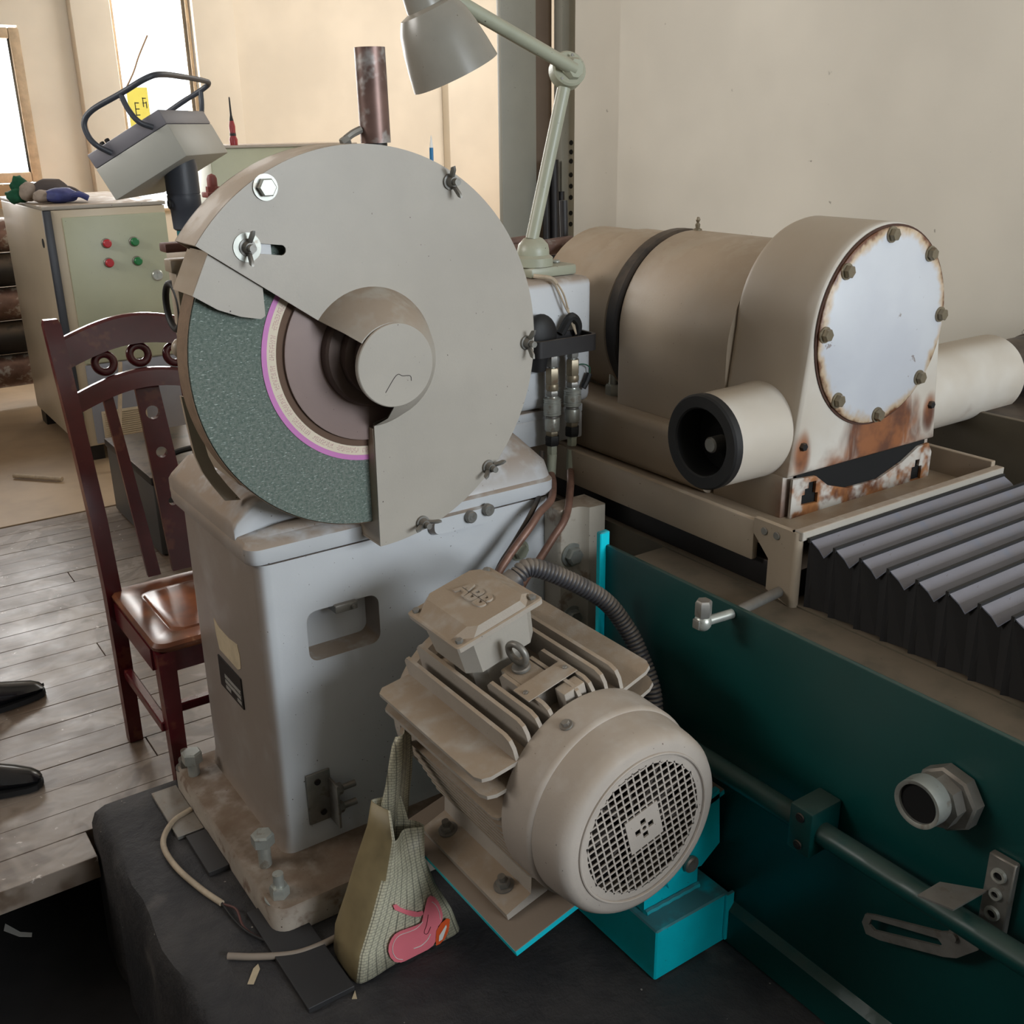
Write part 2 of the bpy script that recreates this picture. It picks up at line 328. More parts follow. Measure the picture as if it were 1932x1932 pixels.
class G:
    """collects shapes that form ONE part"""
    def __init__(s): s.bm = bmesh.new()
    def face(s, vs):
        try: return s.bm.faces.new(vs)
        except ValueError: return None
    def _merge(s, b, mtx=None):
        if mtx is not None: b.transform(mtx)
        me = bpy.data.meshes.new('tmp'); b.to_mesh(me); s.bm.from_mesh(me); bpy.data.meshes.remove(me); b.free()
    def box(s, a, b, bev=0.0, seg=2, mtx=None):
        q = bmesh.new()
        a, b = Vector(a), Vector(b)
        bmesh.ops.create_cube(q, size=1)
        for v in q.verts: v.co = Vector(((a + b)[i] / 2 + v.co[i] * (b - a)[i] for i in range(3)))
        if bev: bmesh.ops.bevel(q, geom=list(q.edges), offset=bev, segments=seg, affect='EDGES', profile=0.5)
        s._merge(q, mtx); return s
    def rings(s, R, cap0=True, cap1=True, closed=True):
        L = [[s.bm.verts.new(p) for p in r] for r in R]
        n = len(L[0])
        for a, b in zip(L, L[1:]):
            for i in range(n if closed else n - 1):
                s.face((a[i], a[(i + 1) % n], b[(i + 1) % n], b[i]))
        if cap0: s.face(L[0][::-1])
        if cap1: s.face(L[-1])
        return s
    def lathe(s, prof, p0, axis, seg=32, a0=0.0, a1=2 * pi, cap=False, phase=0.0):
        x, y, z = frame(axis); p0 = Vector(p0)
        full = abs(a1 - a0 - 2 * pi) < 1e-6
        n = seg if full else seg + 1
        R = []
        for (r, h) in prof:
            R.append([p0 + z * h + (x * cos(a0 + phase + (a1 - a0) * i / seg) + y * sin(a0 + phase + (a1 - a0) * i / seg)) * max(r, 1e-5) for i in range(n)])
        s.rings(R, cap, cap, full); return s
    def cyl(s, p0, p1, r, r1=None, seg=24, phase=0.0, bev=0.0):
        p0, p1 = Vector(p0), Vector(p1); d = p1 - p0; L = d.length; r1 = r if r1 is None else r1
        if bev: pr = [(r - bev, 0), (r, bev), (r1, L - bev), (r1 - bev, L)]
        else: pr = [(r, 0), (r1, L)]
        return s.lathe(pr, p0, d, seg, cap=True, phase=phase)
    def pipe(s, p0, p1, ro, ri, seg=32):
        d = Vector(p1) - Vector(p0); L = d.length
        return s.lathe([(ri, 0), (ro, 0), (ro, L), (ri, L), (ri, 0)], p0, d, seg)
    def tube(s, pts, r, seg=10, sub=6, corr=None, step=None):
        P = [Vector(p) for p in pts]
        if len(P) > 2 and sub > 1:
            Q = []
            E = [P[0] * 2 - P[1]] + P + [P[-1] * 2 - P[-2]]
            for i in range(1, len(E) - 2):
                for k in range(sub):
                    u = k / sub; a, b, c, d = E[i - 1:i + 3]
                    Q.append(0.5 * ((2 * b) + (c - a) * u + (2 * a - 5 * b + 4 * c - d) * u * u + (3 * b - a - 3 * c + d) * u ** 3))
            P = Q + [P[-1]]
        if step:
            D = [0.0]
            for a, b in zip(P, P[1:]): D.append(D[-1] + (b - a).length)
            Q = []; k = 0; n = int(D[-1] / step)
            for i in range(n + 1):
                d = D[-1] * i / n
                while k < len(D) - 2 and D[k + 1] < d: k += 1
                Q.append(P[k].lerp(P[k + 1], (d - D[k]) / max(1e-9, D[k + 1] - D[k])))
            P = Q
        R = []; up = None
        for i, p in enumerate(P):
            t = (P[min(i + 1, len(P) - 1)] - P[max(i - 1, 0)]).normalized()
            if up is None: up = frame(t)[0]
            up = (up - t * up.dot(t)).normalized(); w = t.cross(up)
            rr = r if not corr else r * (1 - corr * (1 if i % 4 == 0 else 0))
            R.append([p + (up * cos(2 * pi * k / seg) + w * sin(2 * pi * k / seg)) * rr for k in range(seg)])
        return s.rings(R)
    def torus(s, c, axis, R0, r, n=28, m=10, a0=0, a1=2 * pi):
        x, y, z = frame(axis); c = Vector(c); R = []
        full = abs(a1 - a0 - 2 * pi) < 1e-6
        for i in range(n + 1):
            a = a0 + (a1 - a0) * i / n; d = x * cos(a) + y * sin(a)
            R.append([c + d * (R0 + r * cos(2 * pi * k / m)) + z * r * sin(2 * pi * k / m) for k in range(m)])
        return s.rings(R, not full, not full)
    def prism(s, poly, o, ex, ey, ez, holes=()):
        """poly in the plane (ex, ey), thickness along ez; holes are polygons"""
        o, ex, ey, ez = map(Vector, (o, ex, ey, ez))
        q = bmesh.new(); loops = []
        for L in [poly] + list(holes):
            vs = [q.verts.new(o + ex * a + ey * b) for a, b in L]
            for i in range(len(vs)): q.edges.new((vs[i], vs[(i + 1) % len(vs)]))
            loops.append(len(vs))
        if holes: bmesh.ops.triangle_fill(q, use_beauty=True, use_dissolve=False, edges=list(q.edges))
        else: q.faces.new(list(q.verts))
        faces = list(q.faces); q.verts.ensure_lookup_table()
        n = len(q.verts); low = list(q.verts)
        top = [q.verts.new(v.co + ez) for v in low]; mp = {low[i]: top[i] for i in range(n)}
        for f in faces: q.faces.new([mp[v] for v in f.verts][::-1])
        k = 0
        for c in loops:
            for i in range(c):
                a, b = low[k + i], low[k + (i + 1) % c]; q.faces.new((a, b, mp[b], mp[a]))
            k += c
        bmesh.ops.recalc_face_normals(q, faces=list(q.faces))
        s._merge(q); return s
    def hexbolt(s, p, axis, r=0.012, h=0.009, washer=0.0, stud=0.0):
        p, a = Vector(p), Vector(axis).normalized(); k = Vector(p)
        if washer: s.cyl(k, k + a * 0.003, washer, seg=24); k = k + a * 0.003
        s.lathe([(r, 0), (r, h * .8), (r * .86, h)], k, a, 6, cap=True)
        if stud: s.cyl(k + a * h, k + a * (h + stud), r * .55, seg=14)
        return s
    def ico(s, c, sc, sub=3, f=None):
        q = bmesh.new(); bmesh.ops.create_icosphere(q, subdivisions=sub, radius=1)
        for v in q.verts:
            d = v.co.copy(); k = f(d) if f else 1
            v.co = Vector(c) + Vector((d.x * sc[0], d.y * sc[1], d.z * sc[2])) * k
        s._merge(q); return s

FR = {}
def setp(o, label=None, cat=None, group=None, kind=None):
    for k, v in (('label', label), ('category', cat), ('group', group), ('kind', kind)):
        if v: o[k] = v
    return o
def thing(name, label, cat, loc=(0, 0, 0), mtx=None, group=None, kind=None):
    o = bpy.data.objects.new(name, None); COL.objects.link(o)
    o.empty_display_size = 0.05
    mw = mtx if mtx is not None else Matrix.Translation(loc)
    o.matrix_world = mw; FR[o] = mw
    return setp(o, label, cat, group, kind)
def finish(me, smooth):
    if smooth:
        for p in me.polygons: p.use_smooth = True
        me.set_sharp_from_angle(angle=radians(smooth))
def obj(name, g, mt, parent=None, smooth=38, loc=None, local=False, label=None, cat=None, group=None, kind=None):
    """one mesh object out of a G; vertices are given in world space unless local"""
    bm = g.bm
    bmesh.ops.remove_doubles(bm, verts=list(bm.verts), dist=1e-6)
    bmesh.ops.recalc_face_normals(bm, faces=list(bm.faces))
    if parent is not None:
        fr = FR[parent]
        if not local: bm.transform(fr.inverted())
    else:
        loc = Vector(loc) if loc is not None else None
        if loc is None:
            xs = [v.co for v in bm.verts]
            loc = Vector(((min(v.x for v in xs) + max(v.x for v in xs)) / 2, (min(v.y for v in xs) + max(v.y for v in xs)) / 2, min(v.z for v in xs)))
        fr = Matrix.Translation(loc)
        bm.transform(fr.inverted())
    me = bpy.data.meshes.new(name); bm.to_mesh(me); bm.free()
    finish(me, smooth)
    me.materials.append(M[mt] if isinstance(mt, str) else mt)
    o = bpy.data.objects.new(name, me); COL.objects.link(o)
    if parent is not None: o.parent = parent
    else: o.location = fr.translation
    FR[o] = fr
    return setp(o, label, cat, group, kind)
def dup(o, parent, mtx):
    """another piece sharing the mesh of o, placed by a matrix in the parent's frame"""
    c = o.copy(); COL.objects.link(c); c.parent = parent; c.matrix_local = mtx
    FR[c] = FR[parent] @ mtx
    return c
def cut(o, g):
    """carve the shape g (world space) out of the mesh o"""
    bm = g.bm; bmesh.ops.recalc_face_normals(bm, faces=list(bm.faces)); bm.transform(FR[o].inverted())
    me = bpy.data.meshes.new('cutter'); bm.to_mesh(me); bm.free()
    c = bpy.data.objects.new('cutter', me); COL.objects.link(c)
    p = o.parent; o.parent = None; mw = o.matrix_world.copy(); o.matrix_world = Matrix(); c.matrix_world = Matrix()
    m = o.modifiers.new('cut', 'BOOLEAN'); m.object = c; m.operation = 'DIFFERENCE'; m.solver = 'EXACT'
    bpy.context.view_layer.update()
    dg = bpy.context.evaluated_depsgraph_get()
    nm = bpy.data.meshes.new_from_object(o.evaluated_get(dg))
    o.modifiers.clear(); old = o.data; nm.name = old.name; o.data = nm
    while len(nm.materials) > 1: nm.materials.pop()
    for pl in nm.polygons: pl.material_index = 0
    finish(nm, 38)
    bpy.data.objects.remove(c); bpy.data.meshes.remove(me)
    o.parent = p
    if p is None: o.matrix_world = mw
    return o
def arc(cx, cy, r, a0, a1, n):
    return [(cx + r * cos(radians(a0 + (a1 - a0) * i / n)), cy + r * sin(radians(a0 + (a1 - a0) * i / n))) for i in range(n + 1)]
def rrect(x0, y0, x1, y1, r, n=5):
    return arc(x1 - r, y0 + r, r, -90, 0, n) + arc(x1 - r, y1 - r, r, 0, 90, n) + arc(x0 + r, y1 - r, r, 90, 180, n) + arc(x0 + r, y0 + r, r, 180, 270, n)
X, Y, Z = Vector((1, 0, 0)), Vector((0, 1, 0)), Vector((0, 0, 1))

# ------------------------------------------------------------------ the setting
ZF = -0.10                      # timber floor level; the machine plinth top is z = 0
def struct(name, g, mt, smooth=30):
    return obj(name, g, mt, smooth=smooth, kind='structure')

# timber floor: a sub-floor with boards laid on it
fl = struct('floor', G().box((-3, 2.26, ZF - 0.075), (7, 9, ZF - 0.0605)), 'tan')
fl['label'] = 'worn timber floor of long boards beside the machine'
y = 2.21; k = 0
PW = 0.112
protos = {}
while y < 4.62:
    w_ = PW if y + PW < 4.66 else 4.66 - y
    x1 = 0.322 if y < 2.29 else 2.6
    x0 = -1.7
    cutx = random.uniform(-0.2, 1.1) if x1 > 1 else None
    segs = [(x0, x1)] if cutx is None or k % 3 else [(x0, cutx), (cutx, x1)]
    for a, b in segs:
        g = G().box((a + .001, y + .0007, ZF - 0.06), (b - .001, y + w_ - .0007, ZF + random.uniform(-.0008, .0008)), 0.0012, 1)
        obj('plank', g, 'planks', fl, smooth=0)
    y += w_; k += 1
# beyond the boards: hardboard sheets
for i, x0 in enumerate((-1.7, 0.2, 2.1, 4.0)):
    for j, y0 in enumerate((4.668, 6.8)):
        obj('floor_sheet', G().box((x0, y0, ZF - 0.058), (x0 + 1.895, y0 + (2.128 if j == 0 else 2.18), ZF + .004), .002, 1), 'floor_far', fl, smooth=0)
struct('pit_light_block', G().box((-3, 2.9, -0.42), (3.25, 3.0, ZF - 0.076)), 'pit')['label'] = 'dark panel added under the floor to keep sky light out'  # added to stop sky light leaking in below the floor
struct('pit_floor', G().box((-3, -4, -0.50), (3.25, 2.9, -0.421)), 'pit')['label'] = 'dark pit floor left of the machine plinth'

# black concrete plinth with a crumbled edge
g = G(); R = []
ny = 110
for j in range(ny + 1):
    yy = -3.9 + (2.285 + 3.9) * j / ny
    end = max(0.0, (yy - 2.25) / 0.035); dz = -0.02 * end * end
    e = 0.330 + 0.010 * noise.noise((yy * 9, 0.3, 0)) + 0.006 * noise.noise((yy * 31, 2.3, 0))
    q = 0.004 * noise.noise((yy * 14, 7.3, 0))
    R.append([Vector((e - .012, yy, -0.42)), Vector((e - .004, yy, -0.14)), Vector((e, yy, -0.035 + q + dz)), Vector((e + 0.012 + q, yy, -0.010 + q + dz)), Vector((e + 0.035, yy, 0.0 + dz + q * .6)),
              Vector((e + 0.075, yy, 0.0 + dz)), Vector((2.9, yy, 0.0 + dz)), Vector((2.9, yy, -0.42))])
pl = struct('concrete_plinth', g.rings(R), 'concrete', 40)
pl['label'] = 'oily black concrete plinth carrying the grinding machine'

# walls
struct('wall_right', G().box((3.0, -4, -0.42), (3.25, 3.556, 3.6)), 'wall_r')
struct('wall_end', G().box((3.06, 3.557, -0.42), (3.25, 3.93, 3.6)), 'wall_r')['label'] = 'recessed end of the right wall'
# back wall with a window and a tall bright doorway, built as pieces around the openings
g = G()
WB = [(-3, 0.35, -0.2, 3.6), (0.35, 1.80, -0.2, 1.10), (0.35, 1.80, 2.22, 2.42), (0.35, 1.80, 3.30, 3.6), (1.80, 2.47, -0.2, 3.6), (2.47, 3.09, -0.2, 0.85), (2.47, 3.09, 3.25, 3.6), (3.09, 7.0, -0.2, 3.6)]
for x0, x1, z0, z1 in WB: g.box((x0, 9.0, z0), (x1, 9.25, z1))
wb = struct('wall_back', g, 'wall_b')
for nm, x0, x1, dp in (('trim_2', 2.17, 2.46, 0.12), ('trim_3', 3.10, 3.44, 0.10), ('trim_4', 5.43, 6.16, 0.12)):
    struct(nm, G().box((x0, 9.0 - dp, ZF), (x1, 8.999, 3.6), .01), 'wall_b')
struct('wall_left', G().box((-3.25, -4, -0.5), (-3.0, 9.25, 3.6)), 'wall_l')
struct('wall_front', G().box((-3, -4.25, -0.5), (3.25, -4.0, 3.6)), 'wall_r')
struct('wall_far', G().box((7.0, 3.9, -0.3), (7.25, 9.25, 3.6)), 'wall_b')
struct('wall_side', G().box((3.25, 3.7, -0.3), (7.0, 3.899, 3.6)), 'wall_b')
struct('ceiling', G().box((-3.25, -4.25, 3.6), (7.25, 9.25, 3.75)), 'ceil')

def window(name, x0, x1, z0, z1, fw_, label, mull=None):
    t_ = thing(name, label, None, ((x0 + x1) / 2, 8.99, z0), kind='structure')
    g = G()
    for a, b in (((x0, z0), (x0 + fw_, z1)), ((x1 - fw_, z0), (x1, z1)), ((x0 + fw_, z0), (x1 - fw_, z0 + fw_)), ((x0 + fw_, z1 - fw_), (x1 - fw_, z1))):
        g.box((a[0], 8.955, a[1]), (b[0], 9.06, b[1]), .012)
    obj('window_frame', g, 'wood_frame', t_)
    if mull: obj('mullion', G().box((mull - .025, 8.965, z0 + fw_), (mull + .025, 9.05, z1 - fw_), .006), 'wood_frame', t_)
    obj('pane', G().box((x0 + fw_, 9.02, z0 + fw_), (x1 - fw_, 9.024, z1 - fw_)), 'glass', t_, smooth=0)
    return t_
window('window_1', 0.35, 1.80, 1.12, 2.20, 0.075, 'wooden framed window left of the cream wall', 1.05)
window('window_3', 0.35, 1.80, 2.42, 3.30, 0.06, 'upper window above the wooden framed window', 1.05)
window('window_2', 2.47, 3.09, 0.85, 3.25, 0.03, 'tall overexposed window behind the control box')

# steel upright, grey-green board and stored bars at the end of the right wall
cu = thing('steel_upright', 'grey-green steel channel with a row of holes beside the wall', 'steel upright', (3.07, 4.0, ZF))
gg = G().box((3.035, 3.99, ZF), (3.15, 3.998, 3.59)).box((3.035, 3.998, ZF), (3.043, 4.05, 3.59)).box((3.142, 3.998, ZF), (3.15, 4.05, 3.59))
ch = obj('channel', gg, 'post_green', cu, smooth=0)
for zz in (1.41, 1.37, 1.33, 1.27, 1.22, 1.17, 1.10, 1.05):
    obj('bolt_hole', G().cyl((3.088, 3.9885, zz), (3.088, 3.9915, zz), .011, seg=14), 'black_hole', cu)
obj('wall_board', G().box((2.734, 4.03, ZF), (2.922, 4.06, 3.59), .004), 'post_green', label='flat grey-green board standing behind the lamp arm', cat='board')
obj('gap_backing', G().box((2.90, 4.10, ZF), (3.06, 4.13, 3.59), .003), mat('gap_shade_brown', (112, 94, 78), .7), label='narrow brown backing added for the dark gap beside the steel upright', cat='board')  # brown sheet stands in for the darkness of the gap
for i, (x_, top_, r_, lab) in enumerate(((2.940, 1.28, .016, 'shorter black steel bar leaning beside the grey-green board'), (2.985, 1.34, .022, 'tallest black steel bar standing behind the lamp arm'), (3.028, 1.20, .016, 'thin black steel bar next to the holed upright'))):
    obj('steel_bar', G().cyl((x_, 3.955, ZF), (x_, 3.985, top_), r_, seg=14), 'dark_metal', label=lab, cat='bar', group='stored steel bars by the wall')

# ------------------------------------------------------------------ grinder column with its base and head casting
CX0, CX1, CY0, CY1, ZT = 0.614, 1.305, 1.748, 2.19, 0.727
gc = thing('grinder_column', 'grey-white cast machine column with a recessed pocket carrying the grinding wheel', 'machine column', (0.95, 1.95, 0))
def rr_ring(x0, y0, x1, y1, r, z, n=6): return [Vector((a, b, z)) for a, b in rrect(x0, y0, x1, y1, r, n)]
# base flange
R = [rr_ring(.524, 1.60, 1.23, 2.235, .035, 0.002), rr_ring(.524, 1.60, 1.23, 2.235, .035, .052), rr_ring(.530, 1.606, 1.224, 2.229, .030, .062), rr_ring(.60, 1.70, 1.20, 2.20, .03, .072)]
obj('base', G().rings(R), 'casting_base', gc)
# column body
R = []
for z, o in ((0.055, 0.016), (0.075, 0.006), (0.11, 0.0), (0.40, 0.0), (ZT - .004, 0.0)):
    R.append(rr_ring(CX0 - o, CY0 - o, CX1, CY1 + o * .5, .028, z))
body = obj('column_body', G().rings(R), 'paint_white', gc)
cut(body, G().rings([[Vector((a, CY0 - .02, b)) for a, b in rrect(.702, .492, .864, .605, .022)], [Vector((a, CY0 + .055, b)) for a, b in rrect(.706, .500, .858, .600, .020)]]))
obj('latch', G().box((.762, 1.738, .588), (.812, 1.775, .606), .003).cyl((.80, 1.737, .597), (.80, 1.731, .597), .004, seg=10), 'steel_dull', gc)
obj('splash_lip', G().rings([[Vector((a, 1.838, b)), Vector((a, 1.848, b)), Vector((a + w_, 1.848, b - .004)), Vector((a + w_, 1.838, b - .004))] for a, b, w_ in ((.542, 1.047, .014), (.545, 1.014, .016), (.549, .973, .022), (.554, .932, .024), (.564, .899, .026), (.580, .868, .028), (.600, .835, .03))]), 'paint_beige', gc)
# dark seam and the flared head casting above it
obj('seam', G().box((CX0 + .012, CY0 + .006, ZT - .006), (CX1 - .01, CY1 - .01, ZT + .004)), 'dark', gc, smooth=0)
def rr2(x0, y0, x1, y1, r, z): return rr_ring(x0, y0, x1, y1, r, z)
R = [rr2(.600, 1.742, 1.309, 2.21, .028, ZT + .002), rr2(.597, 1.738, 1.312, 2.215, .028, ZT + .012), rr2(.597, 1.738, 1.312, 2.215, .028, ZT + .034), rr2(.604, 1.746, 1.308, 2.208, .028, ZT + .043),
     rr2(.660, 1.800, 1.300, 2.175, .04, ZT + .052), rr2(.675, 1.815, 1.295, 2.165, .04, ZT + .060)]
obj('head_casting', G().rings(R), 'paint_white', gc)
# sloping shoulder at the left, running up under the wheel, and a low ridge in front of it
prof = [(.598, .752), (.598, .788), (.606, .800), (.645, .836), (.700, .846), (.800, .838), (.900, .806), (.930, .752)]
RR = []
for yy, k_ in ((1.806, .86), (1.809, .95), (1.818, 1.0), (2.17, 1.0), (2.20, .88), (2.213, .55)):
    RR.append([Vector((.75 + (a - .75) * (.94 + .06 * k_), yy, .752 + (b - .752) * k_)) for a, b in prof])
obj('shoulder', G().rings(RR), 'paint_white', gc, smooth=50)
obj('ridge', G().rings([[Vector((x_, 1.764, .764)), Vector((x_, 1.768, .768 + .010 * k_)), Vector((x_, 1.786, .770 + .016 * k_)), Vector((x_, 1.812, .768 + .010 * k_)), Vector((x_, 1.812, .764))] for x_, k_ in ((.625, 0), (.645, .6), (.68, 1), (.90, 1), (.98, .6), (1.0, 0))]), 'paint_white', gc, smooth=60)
# right hand pocket of the head casting with two cap screws
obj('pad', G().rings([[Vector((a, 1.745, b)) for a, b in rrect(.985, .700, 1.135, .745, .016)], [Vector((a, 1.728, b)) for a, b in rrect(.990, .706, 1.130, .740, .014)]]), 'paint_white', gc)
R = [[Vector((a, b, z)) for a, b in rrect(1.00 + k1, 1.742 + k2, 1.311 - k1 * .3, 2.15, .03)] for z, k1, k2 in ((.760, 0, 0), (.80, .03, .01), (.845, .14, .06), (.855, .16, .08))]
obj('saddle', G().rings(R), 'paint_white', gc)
cs = obj('cap_screw', G().cyl((0, 0, 0), (0, -.014, 0), .013, seg=20, bev=.002).cyl((0, -.0135, 0), (0, -.0146, 0), .006, seg=6), 'steel_dull', gc, local=True)
cs.matrix_local = Matrix.Translation(Vector((1.075, 1.730, .730)) - FR[gc].translation)
dup(cs, gc, Matrix.Translation(Vector((1.119, 1.730, .736)) - FR[gc].translation))
# angle bracket with two studs low on the front
br = obj('angle_bracket', G().box((.668, 1.741, .122), (.722, 1.747, .243), .002).box((.716, 1.700, .118), (.722, 1.747, .222), .002), 'steel_dull', gc)
for zz in (.20, .155):
    obj('stud', G().hexbolt((.7225, 1.722, zz), X, .013, .012, washer=.016, stud=.03), 'steel_dull', br)
obj('screw', G().cyl((.692, 1.741, .222), (.692, 1.738, .222), .007, seg=14).cyl((.70, 1.741, .145), (.70, 1.738, .145), .007, seg=14), 'dark_metal', br)
# torn paper and data plate on the left flank
obj('torn_label', G().prism([(2.050, .500), (2.02, .488), (1.965, .486), (1.912, .493), (1.903, .470), (1.905, .440), (1.925, .428), (1.99, .430), (2.035, .430), (2.046, .46)], (CX0 + .0005, 0, 0), Y, Z, -X * .0015), 'paper', gc, smooth=0)
dp = obj('data_plate', G().box((CX0 - .003, 1.912, .338), (CX0 + .001, 2.048, .412)), 'plate_black', gc, smooth=0)
for y0, y1, z0, z1 in ((1.918, 2.012, .372, .380), (1.918, 2.012, .359, .367), (1.980, 2.010, .346, .354), (1.918, 1.942, .346, .354)):
    obj('plate_field', G().box((CX0 - .004, y0, z0), (CX0 - .002, y1, z1)), 'plate_field', dp, smooth=0)
# hold-down hardware on the base
obj('anchor_nut', G().hexbolt((.556, 1.650, .058), Z, .020, .026, washer=.031, stud=.028), 'steel', gc)
jb = G().cyl((.566, 1.748, .062), (.566, 1.748, .122), .0135, seg=18); jb.lathe([(.024, 0), (.024, .022), (.020, .026)], (.566, 1.748, .12), Z, 6, cap=True)
obj('levelling_bolt', jb, 'steel', gc)
jb = G().cyl((.553, 2.155, .062), (.553, 2.155, .10), .0135, seg=18); jb.lathe([(.024, 0), (.024, .024), (.020, .028)], (.553, 2.155, .10), Z, 6, cap=True)
obj('levelling_bolt', jb, 'steel', gc)
obj('anchor_nut', G().hexbolt((.551, 2.205, .058), Z, .018, .024, washer=.026, stud=.02), 'steel_dull', gc)

# flange post that ties column and bed, with two big bolts
fp = thing('flange_post', 'cast beige flange with two large hex bolts between column and teal bed', 'machine flange', (1.33, 1.70, 0))
prof = [(1.284, 1.747), (1.284, 1.700), (1.289, 1.693), (1.334, 1.690), (1.343, 1.684), (1.351, 1.671), (1.392, 1.667), (1.396, 1.672), (1.396, 1.747)]
obj('flange', G().rings([[Vector((a, b, z)) for a, b in prof] for z in (.002, .30, .60, .698, .705)]), 'flange_paint', fp)
for zz in (.594, .440):
    obj('bolt', G().hexbolt((1.318, 1.691, zz), -Y, .021, .016, washer=.028), 'steel', fp)
obj('web_bolt', G().hexbolt((1.214, 1.747, .612), -Y, .018, .012, washer=.024), 'green_pale', gc)

# ------------------------------------------------------------------ grinding wheel
WXc, WZc, WY = .845, 1.116, 1.688
gw = thing('grinding_wheel', 'green abrasive grinding wheel with magenta and cream paper label ring', 'grinding wheel', (WXc, WY, WZc))
AX = -Y
wo = Vector((WXc, 0, WZc))
def wl(prof, seg=96): return G().lathe(prof, (WXc, 0, WZc), AX, seg)
obj('abrasive_disc', wl([(.16, -1.742), (.327, -1.742), (.3300, -1.740), (.3300, -1.692), (.3285, -1.688), (.16, -1.688)]), 'wheel', gw)
obj('worn_edge', wl([(.3302, -1.7425), (.3306, -1.7425), (.3306, -1.6900), (.3302, -1.6900)]), 'brown_edge', gw)
lab = obj('label_ring', wl([(.178, -1.6885), (.2045, -1.6885), (.2045, -1.6870), (.196, -1.6868), (.178, -1.6868)], 96), 'label', gw, smooth=0)
obj('magenta_band', wl([(.1950, -1.6868), (.2045, -1.6868), (.2045, -1.6862), (.1950, -1.6862)], 96), 'magenta', gw, smooth=0)
rg = random.Random(5)
g = G()
for k in range(120):
    a = radians(130 + 150 * k / 120)
    if k % 13 in (0, 1): continue
    d = Vector((cos(a), 0, sin(a))); tg = Vector((-sin(a), 0, cos(a)))
    for q in range(3):
        r0 = .1825 + .0032 * q + rg.uniform(-.0008, .0008); p = wo + Vector((0, 1.6866, 0)) + d * r0 + tg * rg.uniform(-.0012, .0012)
        if rg.random() < .5: a1, b1 = d * .0016, tg * .0004
        else: a1, b1 = d * .0004, tg * .0016
        g.rings([[p + a1 + b1, p + a1 - b1, p - a1 - b1, p - a1 + b1], [p + a1 + b1 - Y * .0003, p + a1 - b1 - Y * .0003, p - a1 - b1 - Y * .0003, p - a1 + b1 - Y * .0003]], False, True)
lp = obj('label_print', g, 'print', gw, smooth=0); lp['kind'] = 'stuff'
obj('clamp_flange', wl([(.03, -1.690), (.1645, -1.690), (.1645, -1.681), (.162, -1.680), (.03, -1.680)], 80), 'flange', gw)
obj('inner_groove', wl([(.1648, -1.6882), (.1779, -1.6882), (.1779, -1.6876), (.1648, -1.6876)], 80), mat('brown_groove', (104, 80, 64), .8), gw)
obj('spindle_nut', wl([(.0, -1.680), (.098, -1.680), (.098, -1.660), (.094, -1.655), (.074, -1.653), (.074, -1.632), (.070, -1.628), (.060, -1.626), (.060, -1.592), (0, -1.592)], 64), mat('brown_spindle_steel', (92, 76, 68), .55, metal=.3), gw)

# ------------------------------------------------------------------ wheel guard
GX, GZ, GR, GY, GB = .832, 1.107, .3633, 1.660, 1.762
wg = thing('wheel_guard', 'large round grey sheet-metal guard over the grinding wheel', 'wheel guard', (GX, GY, .748))
def gp(a, r=GR): return (GX + r * cos(radians(a)), GZ + r * sin(radians(a)))
aA = math.degrees(math.atan2(1.327 - GZ, .539 - GX)); aB = -90.2
HX, HZ, HR = .8375, 1.108, .126
h1 = math.degrees(math.atan2(1.186 - HZ, .739 - HX)); h2 = -92
outer = arc(GX, GZ, GR, aA, aB, 96)
inner = arc(HX, HZ, HR, h2, h1, 40)
slot = [(a, b) for a, b in arc(.625, 1.3165, .0085, 95, 275, 8)] + [(a, b) for a, b in arc(.683, 1.308, .0085, -85, 95, 8)]
fpl = obj('front_plate', G().prism(outer + inner, (0, GY, 0), X, Z, Y * .004, [slot]), 'paint', wg)
# rim band from front plate back, and back plate
g = G(); R = []
for a, b in arc(GX, GZ, GR, aA, aB, 96):
    d = Vector((a - GX, 0, b - GZ)).normalized(); p = Vector((a, 0, b))
    R.append([p + Y * (GY + .0005), p + Y * GB, p - d * .004 + Y * GB, p - d * .004 + Y * (GY + .0005)])
obj('rim_band', g.rings(R), 'paint_beige', wg)
obj('back_plate', G().prism(outer + arc(HX, HZ, .10, h2, h1, 30), (0, GB - .004, 0), X, Z, Y * .004), 'paint_beige', wg)
def wall(p0, p1, y0, y1, mt='paint_beige', name='cut_edge'):
    p0 = Vector((p0[0], 0, p0[1])); p1 = Vector((p1[0], 0, p1[1])); d = (p1 - p0).normalized(); nrm = Vector((-d.z, 0, d.x)) * .002
    return obj(name, G().rings([[p + nrm + Y * y0, p - nrm + Y * y0, p - nrm + Y * y1, p + nrm + Y * y1] for p in (p0, p1)]), mt, wg, smooth=0)
wall((GX + .0015, GZ - GR + .004), (GX + .0015, GZ - HR - .005), GY + .0045, GB - .0045)
# hub cone and closing disc
ha = radians(h2), radians(h1)
obj('hub_cone', G().lathe([(HR, -1.664), (HR, -1.660), (.100, -1.606), (.0745, -1.582), (.0725, -1.582), (.097, -1.607), (.121, -1.664), (HR, -1.664)], (HX, 0, HZ), AX, 40, ha[0], ha[1]), 'paint', wg)
obj('hub_cap', G().lathe([(0.0, -1.590), (.0725, -1.590), (.0740, -1.5885), (.0740, -1.5800), (.0725, -1.5785), (0, -1.5785)], (.842, 0, 1.108), AX, 56), 'paint', wg)
obj('scratch', G().tube([(.818, 1.5784, 1.063), (.836, 1.5784, 1.086), (.845, 1.5784, 1.092), (.853, 1.5784, 1.088), (.868, 1.5784, 1.086), (.870, 1.5784, 1.077)], .0007, 5), 'dark_metal', wg)
